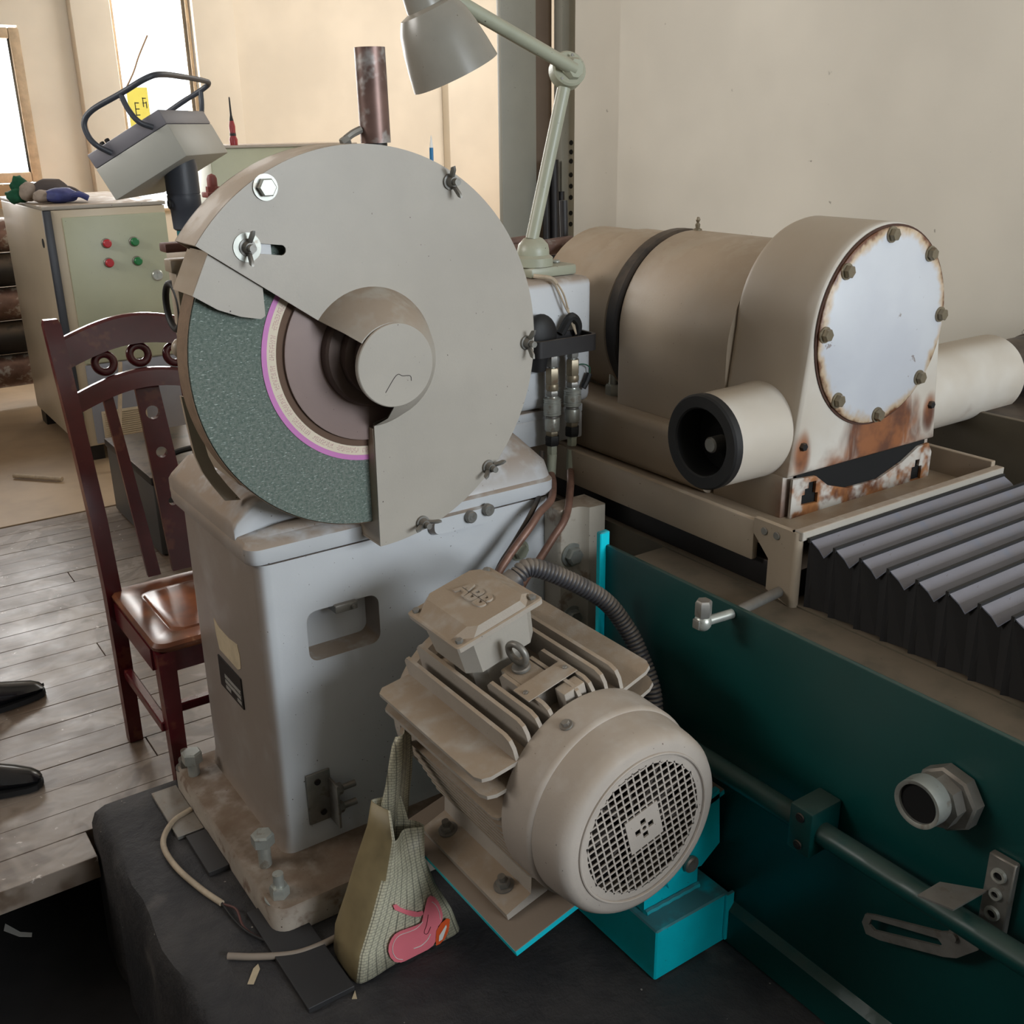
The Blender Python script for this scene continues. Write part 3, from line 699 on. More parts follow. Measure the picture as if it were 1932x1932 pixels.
# adjustable front flap
fa = [(.5635, 1.313), (.648, 1.252), (.648, 1.203), (.640, 1.1985)] + [(.606, 1.206), (.569, 1.221), (.530, 1.247)]
flp = obj('flap_plate', G().prism(fa, (0, 1.667, 0), X, Z, Y * .004), 'paint', wg)
g = G(); R = []
for a, b in ((.5635, 1.313), (.546, 1.279), (.530, 1.247)):
    R.append([Vector((a, 1.6712, b)), Vector((a, 1.767, b)), Vector((a + .004, 1.767, b - .002)), Vector((a + .004, 1.6712, b - .002))])
obj('flap_rim', g.rings(R), 'paint_beige', wg, smooth=0)
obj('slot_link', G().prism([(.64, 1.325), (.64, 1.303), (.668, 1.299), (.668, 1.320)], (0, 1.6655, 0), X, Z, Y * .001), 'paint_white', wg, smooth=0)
obj('hex_bolt', G().hexbolt((.665, GY, 1.408), -Y, .0155, .012, washer=.021), 'steel', wg)
# wing nuts
def wing(n_rot):
    g = G().cyl((0, 0, 0), (0, -.004, 0), .014, seg=20).cyl((0, -.004, 0), (0, -.016, 0), .0105, .008, seg=18).cyl((0, -.015, 0), (0, -.028, 0), .0062, seg=12)
    for s_ in (-1, 1):
        pr_ = [(.004 * s_, -.005), (.012 * s_, -.008), (.026 * s_, -.019), (.028 * s_, -.028), (.020 * s_, -.027), (.008 * s_, -.016)]
        g.prism(pr_, (-.0022, 0, 0), Z, Y, X * .0044)
    return g
wn = obj('wing_nut', wing(0), 'steel_dull', wg, local=True)
first = True
for x_, z_, rot in ((.625, 1.317, 8), (1.012, 1.403, -14), (1.176, 1.094, 3), (.924, .772, 80), (1.080, .856, 60)):
    m_ = Matrix.Translation(Vector((x_, GY - .0005, z_)) - FR[wg].translation) @ Matrix.Rotation(radians(rot), 4, 'Y')
    if first: wn.matrix_local = m_; first = False
    else: dup(wn, wg, m_)
obj('washer', G().cyl((.625, GY, 1.317), (.625, GY - .0022, 1.317), .0235, seg=28), 'steel', wg)

# coolant pipe stub on top of the guard
cp = thing('steel_pipe', 'short rusty brown steel pipe standing upright on top of the guard', 'pipe', (.898, 1.712, 1.462))
obj('pipe_body', G().pipe((.896, 1.712, 1.470), (.894, 1.712, 1.622), .0262, .0225), 'rust_pipe', cp)
obj('collar', G().cyl((.896, 1.712, 1.462), (.896, 1.712, 1.471), .020, seg=20), 'dark_metal', cp)
obj('drain_cock', G().tube([(.868, 1.712, 1.492), (.852, 1.71, 1.486), (.838, 1.709, 1.478)], .0065, 8).hexbolt((.842, 1.709, 1.477), (-.7, 0, -.4), .009, .014), 'steel_dull', cp)

# ------------------------------------------------------------------ spindle housing (white box behind the guard)
sh = thing('spindle_housing', 'white painted spindle box right of the wheel guard, hoses in front', 'machine housing', (1.28, 1.98, .80))
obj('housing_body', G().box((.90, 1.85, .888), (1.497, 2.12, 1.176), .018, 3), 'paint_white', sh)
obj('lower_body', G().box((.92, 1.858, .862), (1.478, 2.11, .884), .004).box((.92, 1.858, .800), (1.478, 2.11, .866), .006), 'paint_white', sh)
obj('spindle_barrel', G().cyl((.842, 1.764, 1.108), (.842, 1.95, 1.108), .10, seg=40), 'paint_beige', sh)
obj('end_block', G().box((.548, 1.80, 1.158), (.64, 1.832, 1.275), .004).box((.541, 1.80, 1.268), (.645, 1.836, 1.290), .003), 'paint_beige', sh)
obj('arm_tab', G().box((.536, 1.80, 1.302), (.60, 1.835, 1.317), .003), mat('brown_primer', (110, 74, 66), .6), sh)
obj('body_core', G().box((.62, 1.80, .86), (.95, 2.1, 1.29), .02), 'paint_beige', sh)
obj('handwheel', G().torus((.552, 1.85, 1.205), X, .040, .006), 'dark', sh)
obj('grease_knob', G().cyl((.556, 1.83, 1.150), (.556, 1.83, 1.165), .009, seg=12).ico((.549, 1.83, 1.135), (.016, .016, .018), 2), 'paint_beige', sh)
obj('red_capped_bolt', G().box((.682, 1.985, 1.375), (.715, 2.02, 1.385), .002).lathe([(.013, 0), (.013, .010)], (.698, 2.0, 1.385), Z, 6, cap=True).lathe([(.0095, .010), (.0095, .024), (.007, .030), (0, .033)], (.698, 2.0, 1.385), Z, 16), mat('red_brown_cap', (150, 84, 78), .5), sh)
obj('cap_post', G().cyl((.698, 2.0, 1.28), (.698, 2.0, 1.378), .012, seg=14), 'dark_metal', sh)

# ------------------------------------------------------------------ hydraulic couplings and hoses
hc = thing('hydraulic_couplings', 'pair of zinc quick couplings with brown hoses on white box', 'hose coupling', (1.385, 1.815, .77))
def coupling(x, dz, s=1.0):
    P_ = Vector((x, 1.815, 0))
    seq = [('collar_nut', 'steel_dull', 6, .0140, 1.024, .994), ('ball', 'steel', 20, .0075, .996, .988), ('long_nut', 'brass', 6, .0155, .991, .955), ('ring', 'brass', 20, .0145, .955, .940),
           ('mid_nut', 'steel_dull', 6, .0150, .940, .927), ('neck', 'steel', 20, .0125, .928, .921), ('sleeve', 'steel', 28, .0200, .923, .882), ('tail', 'steel_dull', 24, .0145, .883, .875), ('tail_ring', 'steel', 24, .0170, .877, .847),
           ('tail_nut', 'brass', 6, .0150, .847, .835), ('black_nut', 'dark', 6, .0172, .836, .813), ('ferrule_nut', 'green_pale', 6, .0120, .814, .790)]
    for nm, mt, sg, r, z1, z0 in seq:
        if nm == 'sleeve':
            H = z1 - z0; pr = [(r * .8, 0), (r, .003)]
            for q in (.14, .26, .74, .86):
                pr += [(r, H * q - .002), (r * .93, H * q - .001), (r * .93, H * q + .001), (r, H * q + .002)]
            pr += [(r, H - .003), (r * .8, H)]
            obj(nm, G().lathe(pr, (x, 1.815, z0 + dz), Z, 32, cap=True), mt, hc)
        else:
            obj(nm, G().lathe([(r * .9, 0), (r, .003), (r, z1 - z0 - .003), (r * .9, z1 - z0)], (x, 1.815, z0 + dz), Z, sg, cap=True, phase=.3), mt, hc)
coupling(1.356, 0.0)
coupling(1.413, 0.012)
for x_ in (1.356, 1.413):
    obj('ferrule', G().cyl((x_, 1.815, .793), (x_ - .006, 1.812, .743), .0112, seg=12, bev=.002), 'green_pale', hc)
obj('hose', G().tube([(1.350, 1.812, .748), (1.326, 1.772, .737), (1.278, 1.715, .726), (1.229, 1.69, .715), (1.193, 1.675, .695), (1.130, 1.665, .646), (1.086, 1.65, .610), (1.03, 1.61, .55)], .0086, 12), 'hose', hc)
obj('hose', G().tube([(1.407, 1.812, .745), (1.352, 1.742, .727), (1.292, 1.679, .695), (1.245, 1.664, .660), (1.195, 1.65, .622), (1.132, 1.62, .595), (1.08, 1.58, .55)], .0086, 12), 'hose', hc)
obj('hose', G().tube([(1.330, 1.82, .80), (1.285, 1.765, .735), (1.218, 1.705, .712), (1.161, 1.695, .654), (1.12, 1.685, .620), (1.07, 1.66, .57)], .006, 10), 'dark_metal', hc)
# black rubber loop bracket
lp_ = [Vector((1.285, 1.775, 0)), Vector((1.448, 1.775, 0)), Vector((1.452, 1.845, 0)), Vector((1.285, 1.845, 0))]
def loop_ring(off, z): return [Vector((a, b, z)) for a, b in rrect(1.283 + off, 1.772 + off, 1.452 - off, 1.846 - off, .016 - off * .4)]
obj('rubber_loop', G().rings([loop_ring(0, 1.026), loop_ring(0, 1.062), loop_ring(.007, 1.062), loop_ring(.007, 1.026), loop_ring(0, 1.026)], False, False).box((1.29, 1.779, 1.030), (1.445, 1.84, 1.044)), 'dark_metal', hc)
obj('rubber_boot', G().ico((1.335, 1.83, 1.062), (.042, .022, .048), 3), 'dark', hc)
obj('rubber_flap', G().tube([(1.395, 1.835, 1.06), (1.415, 1.825, 1.095), (1.438, 1.83, 1.075), (1.44, 1.838, 1.04)], .010, 8), 'dark', hc)
obj('lower_boot', G().cyl((1.33, 1.832, 1.03), (1.332, 1.835, .985), .026, .018, seg=18), 'dark', hc)

# twin wire from the lamp foot, and a loose green wire
lw = thing('lamp_cable', 'thin cream twin wire hanging from the lamp foot over white box', 'wire', (1.38, 1.84, 1.06))
obj('sheath', G().tube([(1.345, 1.868, 1.186), (1.37, 1.842, 1.182), (1.384, 1.838, 1.170)], .005, 8), 'cable', lw)
for dx in (-.002, .003):
    obj('wire', G().tube([(1.382 + dx, 1.838, 1.172), (1.396 + dx * 2, 1.835, 1.145), (1.408 + dx, 1.832, 1.115), (1.421 - dx, 1.828, 1.085), (1.43, 1.825, 1.055)], .0021, 6), 'cable', lw)
gwire = thing('green_wire', 'loose green wire with a black plug on white box', 'wire', (1.46, 1.84, .93))
obj('wire', G().tube([(1.425, 1.838, .975), (1.455, 1.836, .982), (1.478, 1.836, .972), (1.480, 1.838, .955)], .0016, 6), 'wire_green', gwire)
obj('plug', G().tube([(1.480, 1.838, .957), (1.472, 1.838, .940), (1.462, 1.838, .925)], .007, 8), 'dark', gwire)

# ------------------------------------------------------------------ machine lamp
ml = thing('machine_lamp', 'grey-green jointed work lamp with a bell-shaped metal shade', 'lamp', (1.40, 1.93, 1.176))
obj('foot_plate', G().box((1.352, 1.885, 1.1765), (1.478, 1.975, 1.200), .006), 'green_pale', ml)
obj('foot_screw', G().cyl((1.452, 1.93, 1.20), (1.452, 1.93, 1.206), .010, seg=16, bev=.002), 'steel', ml)
obj('foot_dome', G().lathe([(.044, 0), (.044, .018), (.036, .024), (.036, .032), (.033, .046), (.022, .058), (.013, .062)], (1.385, 1.925, 1.200), Z, 32, cap=True), 'green_pale', ml)
J = Vector((1.474, 1.919, 1.602)); PB = Vector((1.380, 1.922, 1.258))
obj('lower_arm', G().cyl(PB, J, .0145, seg=18), 'green_pale', ml)
jn = obj('joint', G().cyl(J + Vector((-.004, -.014, .006)), J + Vector((.004, .016, -.006)), .038, seg=36, bev=.004), 'green_pale', ml)
obj('joint_boss', G().lathe([(.024, 0), (.024, .012), (.019, .020)], J + Vector((0, -.012, .004)), -Y, 8, cap=True, phase=.3), 'green_pale', jn)
for k in range(6):
    a = pi / 6 + k * pi / 3
    obj('joint_rivet', G().cyl(J + Vector((cos(a) * .031, -.015, sin(a) * .031)), J + Vector((cos(a) * .031, -.0175, sin(a) * .031)), .003, seg=10), 'steel_dull', jn)
J2 = Vector((1.060, 1.905, 1.768))
obj('upper_arm', G().cyl(J + Vector((0, -.022, .003)), J2 + Vector((0, -.02, 0)), .0145, seg=18), 'green_pale', ml)
obj('arm_elbow', G().cyl(J2 + Vector((0, .012, 0)), J2 + Vector((0, -.045, 0)), .030, seg=28, bev=.004), 'green_pale', ml)
O_, N_ = Vector((1.150, 1.852, 1.590)), Vector((1.083, 1.865, 1.735)); ax = (O_ - N_).normalized(); Ls = (O_ - N_).length
obj('shade_collar', G().lathe([(.020, -.035), (.030, -.025), (.035, .0), (.0385, .030), (.0385, .036), (.034, .036)], N_, ax, 36), 'shade', ml)
obj('collar_screw', G().cyl(N_ + ax * .02 + Vector((-.006, -.0345, .002)), N_ + ax * .02 + Vector((-.007, -.039, .002)), .004, seg=10), 'steel', ml)
obj('shade', G().lathe([(.038, .032), (.056, .038), (.068, .060), (.076, .090), (.083, .125), (.0885, Ls), (.0870, Ls), (.081, .125), (.074, .090), (.066, .060), (.054, .041), (.038, .035)], N_, ax, 56), 'shade', ml)
obj('bulb', G().lathe([(.014, .035), (.014, .06), (.028, .09), (.028, .105), (.018, .122), (0, .128)], N_, ax, 24), 'white', ml)

# rusty pipe lying behind the lamp foot
rp = thing('rusty_lever', 'rusty red-brown steel rod lying behind the lamp foot', 'steel rod', (1.6, 2.17, 1.18))
obj('rod', G().cyl((1.50, 2.18, 1.195), (1.700, 2.19, 1.204), .021, seg=20, bev=.003).cyl((1.70, 2.19, 1.204), (1.73, 2.19, 1.205), .006, seg=10), 'rust_pipe', rp)
obj('rod_stand', G().cyl((1.69, 2.19, .90), (1.69, 2.19, 1.19), .018, seg=16), 'post_green', rp)
obj('threaded_stud', G().cyl((1.698, 2.22, 1.20), (1.698, 2.225, 1.31), .011, seg=14), 'dark_metal', rp)
obj('second_rod', G().cyl((1.47, 2.21, 1.215), (1.60, 2.22, 1.220), .012, seg=14), 'rust_pipe', rp)

# ------------------------------------------------------------------ electric motor on its tilted teal hinge plate
MO = Vector((.9487, 1.02, .439)); RL = radians(14.5)
MF = Matrix.Translation(MO) @ Matrix.Rotation(-RL, 4, 'Y')      # local: x right, y back along the shaft, z up
em = thing('electric_motor', 'dusty beige finned electric motor with round fan grille', 'motor', mtx=MF)
def mo(name, g, mt, parent=None, smooth=38): return obj(name, g, mt, parent or em, smooth, local=True)
# fan cover
FCP = [(.128, .002), (.147, .003), (.156, .008), (.1625, .018), (.1650, .032), (.1690, .078), (.1705, .0785), (.1738, .0830), (.1745, .0880), (.1755, .152), (.171, .152), (.170, .09), (.160, .03), (.150, .012), (.128, .010)]
mo('fan_cover', G().lathe(FCP, (0, 0, 0), Y, 72), 'paint_fan')
mo('cover_bead', G().torus((0, .0015, 0), Y, .1315, .0028, 72, 8), 'paint_fan')
# grille: square lattice inside a ring
g = G().lathe([(.116, .006), (.130, .006), (.130, .003), (.116, .003)], (0, 0, 0), Y, 64)
pt_ = .0138
th = .0015
for k in range(-9, 10):
    c_ = k * pt_
    if abs(c_) >= .116: continue
    hl = math.sqrt(.118 ** 2 - c_ ** 2)
    for a, b in (((-hl, -.033), (.033, hl)) if abs(c_) < .034 else ((-hl, hl),)):
        g.box((c_ - th, .003, a), (c_ + th, .0048, b)); g.box((a, .0032, c_ - th), (b, .005, c_ + th))
mo('fan_grille', g, 'paint_fan', smooth=0)
gp_ = mo('grille_plate', G().prism([(-.0345, -.0345), (.0345, -.0345), (.0345, .0345), (-.0345, .0345)], (0, .0025, 0), X, Z, Y * .003,
         [[(a + cx - .0, b + cz) for a, b in ((-.0052, -.0052), (.0052, -.0052), (.0052, .0052), (-.0052, .0052))] for cx, cz in ((0, .0138), (0, -.0138), (.0138, 0), (-.0138, 0))] + [arc(0, 0, .0042, 0, 330, 11)]), 'paint_fan', smooth=0)
M_FAN = mat('dusty_dark_fan', (76, 68, 62), .8)
fan = mo('fan', G().cyl((0, .030, 0), (0, .06, 0), .03, seg=24), 'dark_metal')
for k in range(9):
    a = 2 * pi * k / 9; m_ = Matrix.Rotation(a, 4, 'Y')
    obj('fan_blade', G().box((-.003, .022, .028), (.003, .075, .125), .001, 1, mtx=m_), M_FAN, fan, local=True)
FR[fan] = FR[em]
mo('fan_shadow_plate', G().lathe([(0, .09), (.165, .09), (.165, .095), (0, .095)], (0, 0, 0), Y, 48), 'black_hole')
mo('cover_screw', G().hexbolt((-.03, .115, .1725), (-.17, 0, 1), .007, .006, washer=.011), 'steel_dull')
# stator body with fins
BR = .135
mo('stator_frame', G().lathe([(0, .135), (BR, .135), (BR, .505), (.12, .515), (0, .515)], (0, 0, 0), Y, 64), 'paint_dusty')
finN = 0
def fin(u0, w0, u1, w1, v0, v1, th=.0035, front_r=.02):
    """plate fin from the root (u0,w0) to the tip (u1,w1), running v0..v1 with rounded front tip"""
    d = Vector((u1 - u0, 0, w1 - w0)); n_ = Vector((-d.z, 0, d.x)).normalized() * th; L = d.length; d.normalize()
    pol = [(0, v0), (L - front_r, v0), (L - front_r * .3, v0 + front_r * .3), (L, v0 + front_r), (L, v1 - .012), (L - .012, v1), (0, v1)]
    g = G().prism(pol, Vector((u0, 0, w0)) - n_, d, Y, n_ * 2)
    return g
# top fins stand upright, side fins lie flat (as cast)
for u in (-.112, -.082, -.056, -.030, .030, .056, .082, .112):
    root = math.sqrt(max(BR ** 2 - u ** 2, .0001)) - .006
    top = .188 if abs(u) < .1 else .178
    v1 = .30 if abs(u) < .075 else .50
    mo('fin', fin(u, root, u, top, .152, v1 if u < .1 else .50), 'paint_dusty')
for sgn in (-1, 1):
    for w_ in (.125, .088):
        root = math.sqrt(BR ** 2 - w_ ** 2) - .006
        mo('fin', fin(sgn * root, w_, sgn * .186, w_ + .012, .150, .50), 'paint_dusty')
    for k in range(9):
        w_ = .045 - k * .0205
        root = math.sqrt(max(BR ** 2 - w_ ** 2, .0004)) - .006
        mo('fin', fin(sgn * root, w_, sgn * (.178 - .004 * k), w_, .152, .49, .0026, .016), 'paint_dusty')
mo('end_shield', G().lathe([(.05, .50), (.150, .50), (.165, .512), (.165, .535), (.12, .55), (.05, .555)], (0, 0, 0), Y, 56), 'paint_dusty')
# eye bolt pad, eye bolt, name plate
mo('lifting_pad', G().box((-.026, .215, .12), (.026, .305, .187), .004), 'paint_dusty')
eb = G().cyl((0, .275, .187), (0, .275, .195), .017, seg=24, bev=.002).torus((0, .275, .221), Vector((1, .25, 0)), .019, .0062, 28, 12)
mo('eye_bolt', eb, 'steel_dull')
mo('front_pad', G().box((.006, .162, .13), (.050, .190, .186), .003), 'paint_dusty')
npl = mo('name_plate', G().box((-.046, .190, .1895), (.058, .235, .1915), .0006, 1), 'paint_dusty')
for u in (-.036, .048):
    obj('rivet', G().cyl((u, .212, .1915), (u, .212, .1945), .0045, seg=14, bev=.001), 'steel_dull', npl, local=True)
# terminal box
def rc(u0, v0, u1, v1, r, w_): return [Vector((a, b, w_)) for a, b in rrect(u0, v0, u1, v1, r, 3)]
def oct_(u0, v0, u1, v1, c_, w_): return [Vector((a, b, w_)) for a, b in ((u0 + c_, v0), (u1 - c_, v0), (u1, v0 + c_), (u1, v1 - c_), (u1 - c_, v1), (u0 + c_, v1), (u0, v1 - c_), (u0, v0 + c_))]
tb = mo('terminal_box', G().rings([oct_(-.055, .335, .055, .445, .02, .125), oct_(-.055, .335, .055, .445, .02, .185), oct_(-.074, .317, .074, .462, .022, .192), oct_(-.080, .311, .080, .468, .022, .262)]), 'paint', smooth=25)
ld = mo('terminal_lid', G().rings([rc(-.091, .303, .091, .476, .008, .262), rc(-.0915, .3025, .0915, .4765, .008, .271), rc(-.089, .305, .089, .474, .007, .273)]).rings(
    [oct_(-.086, .306, .086, .473, .030, .2725), oct_(-.054, .3095, .063, .4695, .014, .288)]), 'paint_dusty', smooth=25)
obj('cap_edge', G().box((-.0905, .3035, .2735), (-.0903, .3036, .2736)), 'paint_dusty', ld, local=True) if False else None
for u, v in ((-.078, .317), (.078, .317), (-.078, .462), (.078, .462)):
    obj('lid_screw', G().hexbolt((u, v, .273), Z, .007, .006), 'steel_dull', ld, local=True)
# raised ABB casting on the lid, split by the horizontal bar
def text_mesh(body, size, extr):
    cu = bpy.data.curves.new('txt', 'FONT'); cu.body = body; cu.size = size; cu.extrude = extr; cu.align_x = 'CENTER'; cu.align_y = 'CENTER'; cu.offset = size * .03
    o = bpy.data.objects.new('txt', cu); COL.objects.link(o); bpy.context.view_layer.update()
    me = bpy.data.meshes.new_from_object(o.evaluated_get(bpy.context.evaluated_depsgraph_get()))
    bpy.data.objects.remove(o); bpy.data.curves.remove(cu)
    return me
me = text_mesh('ABB', .048, .0040)
g = G(); g.bm.from_mesh(me); bpy.data.meshes.remove(me)
FR[ld] = FR[em]
bmesh.ops.remove_doubles(g.bm, verts=list(g.bm.verts), dist=1e-6)
# cast lettering reads from the front of the motor; cut the halving bars
for zc in (0.0,):
    for co, no in (((0, .0010, 0), (0, 1, 0)), ((0, -.0010, 0), (0, -1, 0))):
        pass
lo = G(); up_ = G(); lo.bm = g.bm.copy(); up_.bm = g.bm
def bis(b, co, no):
    r_ = bmesh.ops.bisect_plane(b, geom=list(b.verts) + list(b.edges) + list(b.faces), plane_co=co, plane_no=no, clear_outer=True)
    bmesh.ops.holes_fill(b, edges=[e for e in r_['geom_cut'] if isinstance(e, bmesh.types.BMEdge)])
bis(lo.bm, (0, -.0011, 0), (0, 1, 0)); bis(up_.bm, (0, .0011, 0), (0, -1, 0))
mt_ = Matrix.Translation((.006, .392, .2882)) @ Matrix.Rotation(-pi / 2, 4, 'Z')
for q in (lo, up_):
    q.bm.transform(mt_); obj('cast_lettering', q, 'paint_dusty', ld, smooth=0, local=True)
# cable gland and corrugated conduit
gl_ = mo('cable_gland', G().lathe([(.020, 0), (.020, .012), (.024, .013), (.024, .030), (.022, .034), (.022, .044)], (.079, .438, .232), Vector((1, .05, .25)), 10, cap=True), 'conduit')
# feet
for sgn in (-1, 1):
    pol = [(sgn * .118, -.184), (sgn * .205, -.184), (sgn * .205, -.171), (sgn * .150, -.165), (sgn * .130, -.10), (sgn * .095, -.10)]
    if sgn < 0: pol = pol[::-1]
    ft = mo('foot', G().prism(pol, (0, .172, 0), X, Z, Y * .29), 'paint_dusty', smooth=25)
    for v in (.225, .415):
        g = G().hexbolt((sgn * .172, v, -.168), Z, .013, .011, washer=.019, stud=.01)
        obj('foot_bolt', g, 'steel_dull', em, local=True)

def mw_(u, v, w_): return MF @ Vector((u, v, w_))
cdt = thing('corrugated_conduit', 'dark corrugated flexible conduit arching from the motor terminal box', 'conduit', (1.2, 1.4, .4))
st = mw_(.118, .440, .243)
obj('conduit_hose', G().tube([st, st + Vector((.045, -.006, .012)), (1.167, 1.415, .640), (1.214, 1.385, .572), (1.227, 1.350, .512), (1.229, 1.318, .455), (1.222, 1.302, .40), (1.212, 1.30, .345)], .0182, 14, 10, corr=.15, step=.0021), 'conduit', cdt, smooth=60)

# teal hinge plate and bracket
mb = thing('motor_mount', 'bright teal hinged steel mounting plate and bracket under the motor', 'motor bracket', mtx=MF)
obj('hinge_plate', G().box((-.233, .112, -.198), (.262, .52, -.1855), .001, 1), 'teal_plate', mb, local=True)
lug = [(1.110, .298), (1.236, .330), (1.246, .205), (1.200, .172), (1.150, .180), (1.118, .158), (1.094, .235)]
obj('lug', G().prism(lug, (0, 1.132, 0), X, Z, Y * .012), 'teal', mb, smooth=0)
obj('hinge_bolt', G().cyl((1.166, 1.132, .196), (1.166, 1.120, .196), .0165, seg=24, bev=.003), 'steel_dull', mb)
tbk = thing('bracket_box', 'bright teal welded box bracket standing on the plinth below the fan', 'bracket', (1.15, 1.25, 0))
obj('box_beam', G().box((1.056, 1.095, .002), (1.242, 1.46, .116), .003, 1), 'teal', tbk, smooth=0)
obj('end_strip', G().box((1.230, 1.088, .01), (1.249, 1.0945, .118), .001, 1), 'teal', tbk, smooth=0)
up = [(1.070, .117), (1.206, .117), (1.204, .232), (1.068, .215)]
obj('clevis', G().prism(up, (0, 1.146, 0), X, Z, Y * .012), 'teal', tbk, smooth=0)
obj('clevis_side', G().box((1.070, 1.159, .117), (1.082, 1.30, .225), .001, 1), 'teal', tbk, smooth=0)
obj('weld_bead', G().tube([(1.070 + .0136 * k, 1.1425 + .0012 * (k % 2), .1185) for k in range(11)], .0065, 8, 2), 'teal', tbk)

# ------------------------------------------------------------------ machine bed with teal side sheet
bed = thing('machine_bed', 'long dark teal machine bed with coolant tray and side sheet', 'machine bed', (1.7, .3, 0))
obj('side_sheet', G().box((1.250, -1.6, .085), (1.260, 1.500, .700), .003, 2), 'teal_dark', bed, smooth=30)
obj('end_fold', G().box((1.236, 1.492, .02), (1.2605, 1.506, .728), .002, 1), 'teal', bed, smooth=0)
obj('skirt', G().prism([(1.236, .004), (1.236, .078), (1.250, .094), (1.40, .094), (1.40, .004)], (0, -1.6, 0), X, Z, Y * 3.09), 'teal_dark', bed, smooth=0)
obj('tray_ledge', G().box((1.261, -1.6, .630), (1.43, 1.5, .652)), 'olive', bed, smooth=0)
obj('bed_core', G().box((1.415, -1.6, .004), (2.15, 2.6, .655)), 'olive', bed, smooth=0)
obj('rail', G().box((1.43, 1.16, .655), (2.10, 2.6, .712), .004), 'dark_metal', bed)
obj('far_sheet', G().box((2.20, -1.6, .30), (2.215, 2.6, .862), .003), 'olive', bed)
obj('far_shelf', G().box((2.2155, -1.6, .835), (2.62, 2.6, .860), .003), 'dark_metal', bed)
obj('far_leg', G().box((2.40, 1.0, .004), (2.60, 2.6, .835)), 'teal_dark', bed, smooth=0)
# round handrail along the sheet with a clamp
pr_ = obj('rail_pipe', G().cyl((1.206, -1.5, .440), (1.206, 1.27, .3995), .0195, seg=24), 'teal_dark', bed)
cl = obj('pipe_clamp', G().box((1.176, .876, .366), (1.249, .922, .452), .004), 'teal_dark', bed)
for zz in (.435, .382):
    obj('clamp_screw', G().cyl((1.1765, .899, zz), (1.173, .899, zz), .0085, seg=16, bev=.001).cyl((1.1731, .899, zz), (1.1725, .899, zz), .004, seg=6), 'dark_metal', cl)
# big drain fitting
df = obj('drain_nut', G().lathe([(.046, 0), (.050, .003), (.050, .022), (.046, .026)], (1.2495, .690, .572), -X, 8, cap=True, phase=.2), 'steel_dull', bed)
obj('drain_hex', G().lathe([(.040, 0), (.040, .022)], (1.224, .694, .575), -X, 8, cap=True), 'steel_dull', df)
obj('drain_pipe', G().lathe([(.0300, 0), (.0362, 0), (.0375, .006), (.0365, .030), (.0345, .030), (.0300, .028), (.0300, 0)], (1.202, .700, .580), -X, 40), 'steel', df)
obj('drain_bore', G().lathe([(0, .0235), (.0302, .0235)], (1.202, .700, .580), -X, 32), 'black_hole', df)
# elbow fitting near the top edge
ef = obj('elbow_fitting', G().ico((1.186, 1.151, .684), (.0155, .016, .0165), 3), 'steel', bed)
obj('elbow_nut', G().lathe([(.0140, 0), (.0150, .003), (.0150, .026), (.012, .030)], (1.186, 1.151, .696), Z, 6, cap=True), 'steel_dull', ef)
obj('elbow_cap', G().box((1.1685, 1.143, .675), (1.1725, 1.159, .693), .002), 'steel_dull', ef)
obj('tube_end', G().cyl((1.192, 1.150, .684), (1.2495, 1.143, .685), .0088, seg=16), 'steel', ef)
obj('tube_inner', G().cyl((1.2605, 1.142, .686), (1.403, 1.172, .674), .0100, seg=16), 'steel_dull', ef)
# three-hole plate, slotted lever, deflector
tp = obj('hole_plate', G().box((1.236, .578, .398), (1.2495, .618, .522), .002, 1), 'steel_dull', bed)
for zz, r_ in ((.494, .0105), (.462, .0085), (.428, .0105)):
    obj('bush', G().lathe([(r_ * .62, .001), (r_ * .62, .005), (r_, .005), (r_ * 1.1, 0)], (1.236, .598, zz), -X, 20), 'steel', tp)
    obj('bush_bore', G().lathe([(0, .0012), (r_ * .62, .0012)], (1.236, .598, zz), -X, 16), 'black_hole', tp)
lev = [(.794, .275), (.790, .294), (.774, .303), (.662, .353), (.650, .362), (.647, .374), (.599, .378), (.602, .364), (.631, .327), (.651, .314), (.759, .264), (.784, .258)]
slo = [(.781, .279), (.778, .292), (.768, .297), (.664, .339), (.656, .334), (.660, .327), (.770, .275)]
obj('slotted_lever', G().prism(lev, (1.222, 0, 0), Y, Z, X * .005, [slo]), 'steel_dull', bed, smooth=0)
obj('deflector', G().prism([(1.145, .662), (1.195, .660), (1.235, .610), (1.160, .615)], (0, 0, .458), X, Y, Z * .003), 'steel_dull', bed, smooth=0)
obj('pivot_pin', G().cyl((1.216, .640, .362), (1.249, .640, .362), .007, seg=12), 'steel_dull', bed)

# ------------------------------------------------------------------ carriage (beige) carrying the mill head
ca = thing('machine_carriage', 'dusty beige carriage table carrying the mill head', 'machine carriage', (1.75, 1.7, .66))
obj('apron', G().box((1.405, 1.245, .712), (1.420, 2.30, .794), .004), 'paint_beige', ca)
obj('tray', G().box((1.420, 1.20, .745), (2.10, 2.5, .760)), 'paint_beige', ca, smooth=0)
obj('table', G().rings([[Vector((a, yy, b)) for a, b in rrect(1.495, .760, 2.02, .884, .022)] for yy in (1.475, 2.45)]), 'paint_beige', ca)
obj('end_bracket', G().prism([(1.245, .800), (1.150, .800), (1.150, .652), (1.205, .668), (1.205, .730), (1.245, .770)], (1.404, 0, 0), Y, Z, X * .012), 'paint_beige', ca, smooth=0)
obj('corner_tube', G().cyl((1.414, 1.148, .648), (1.414, 1.148, .800), .0105, seg=18), 'paint_beige', ca)
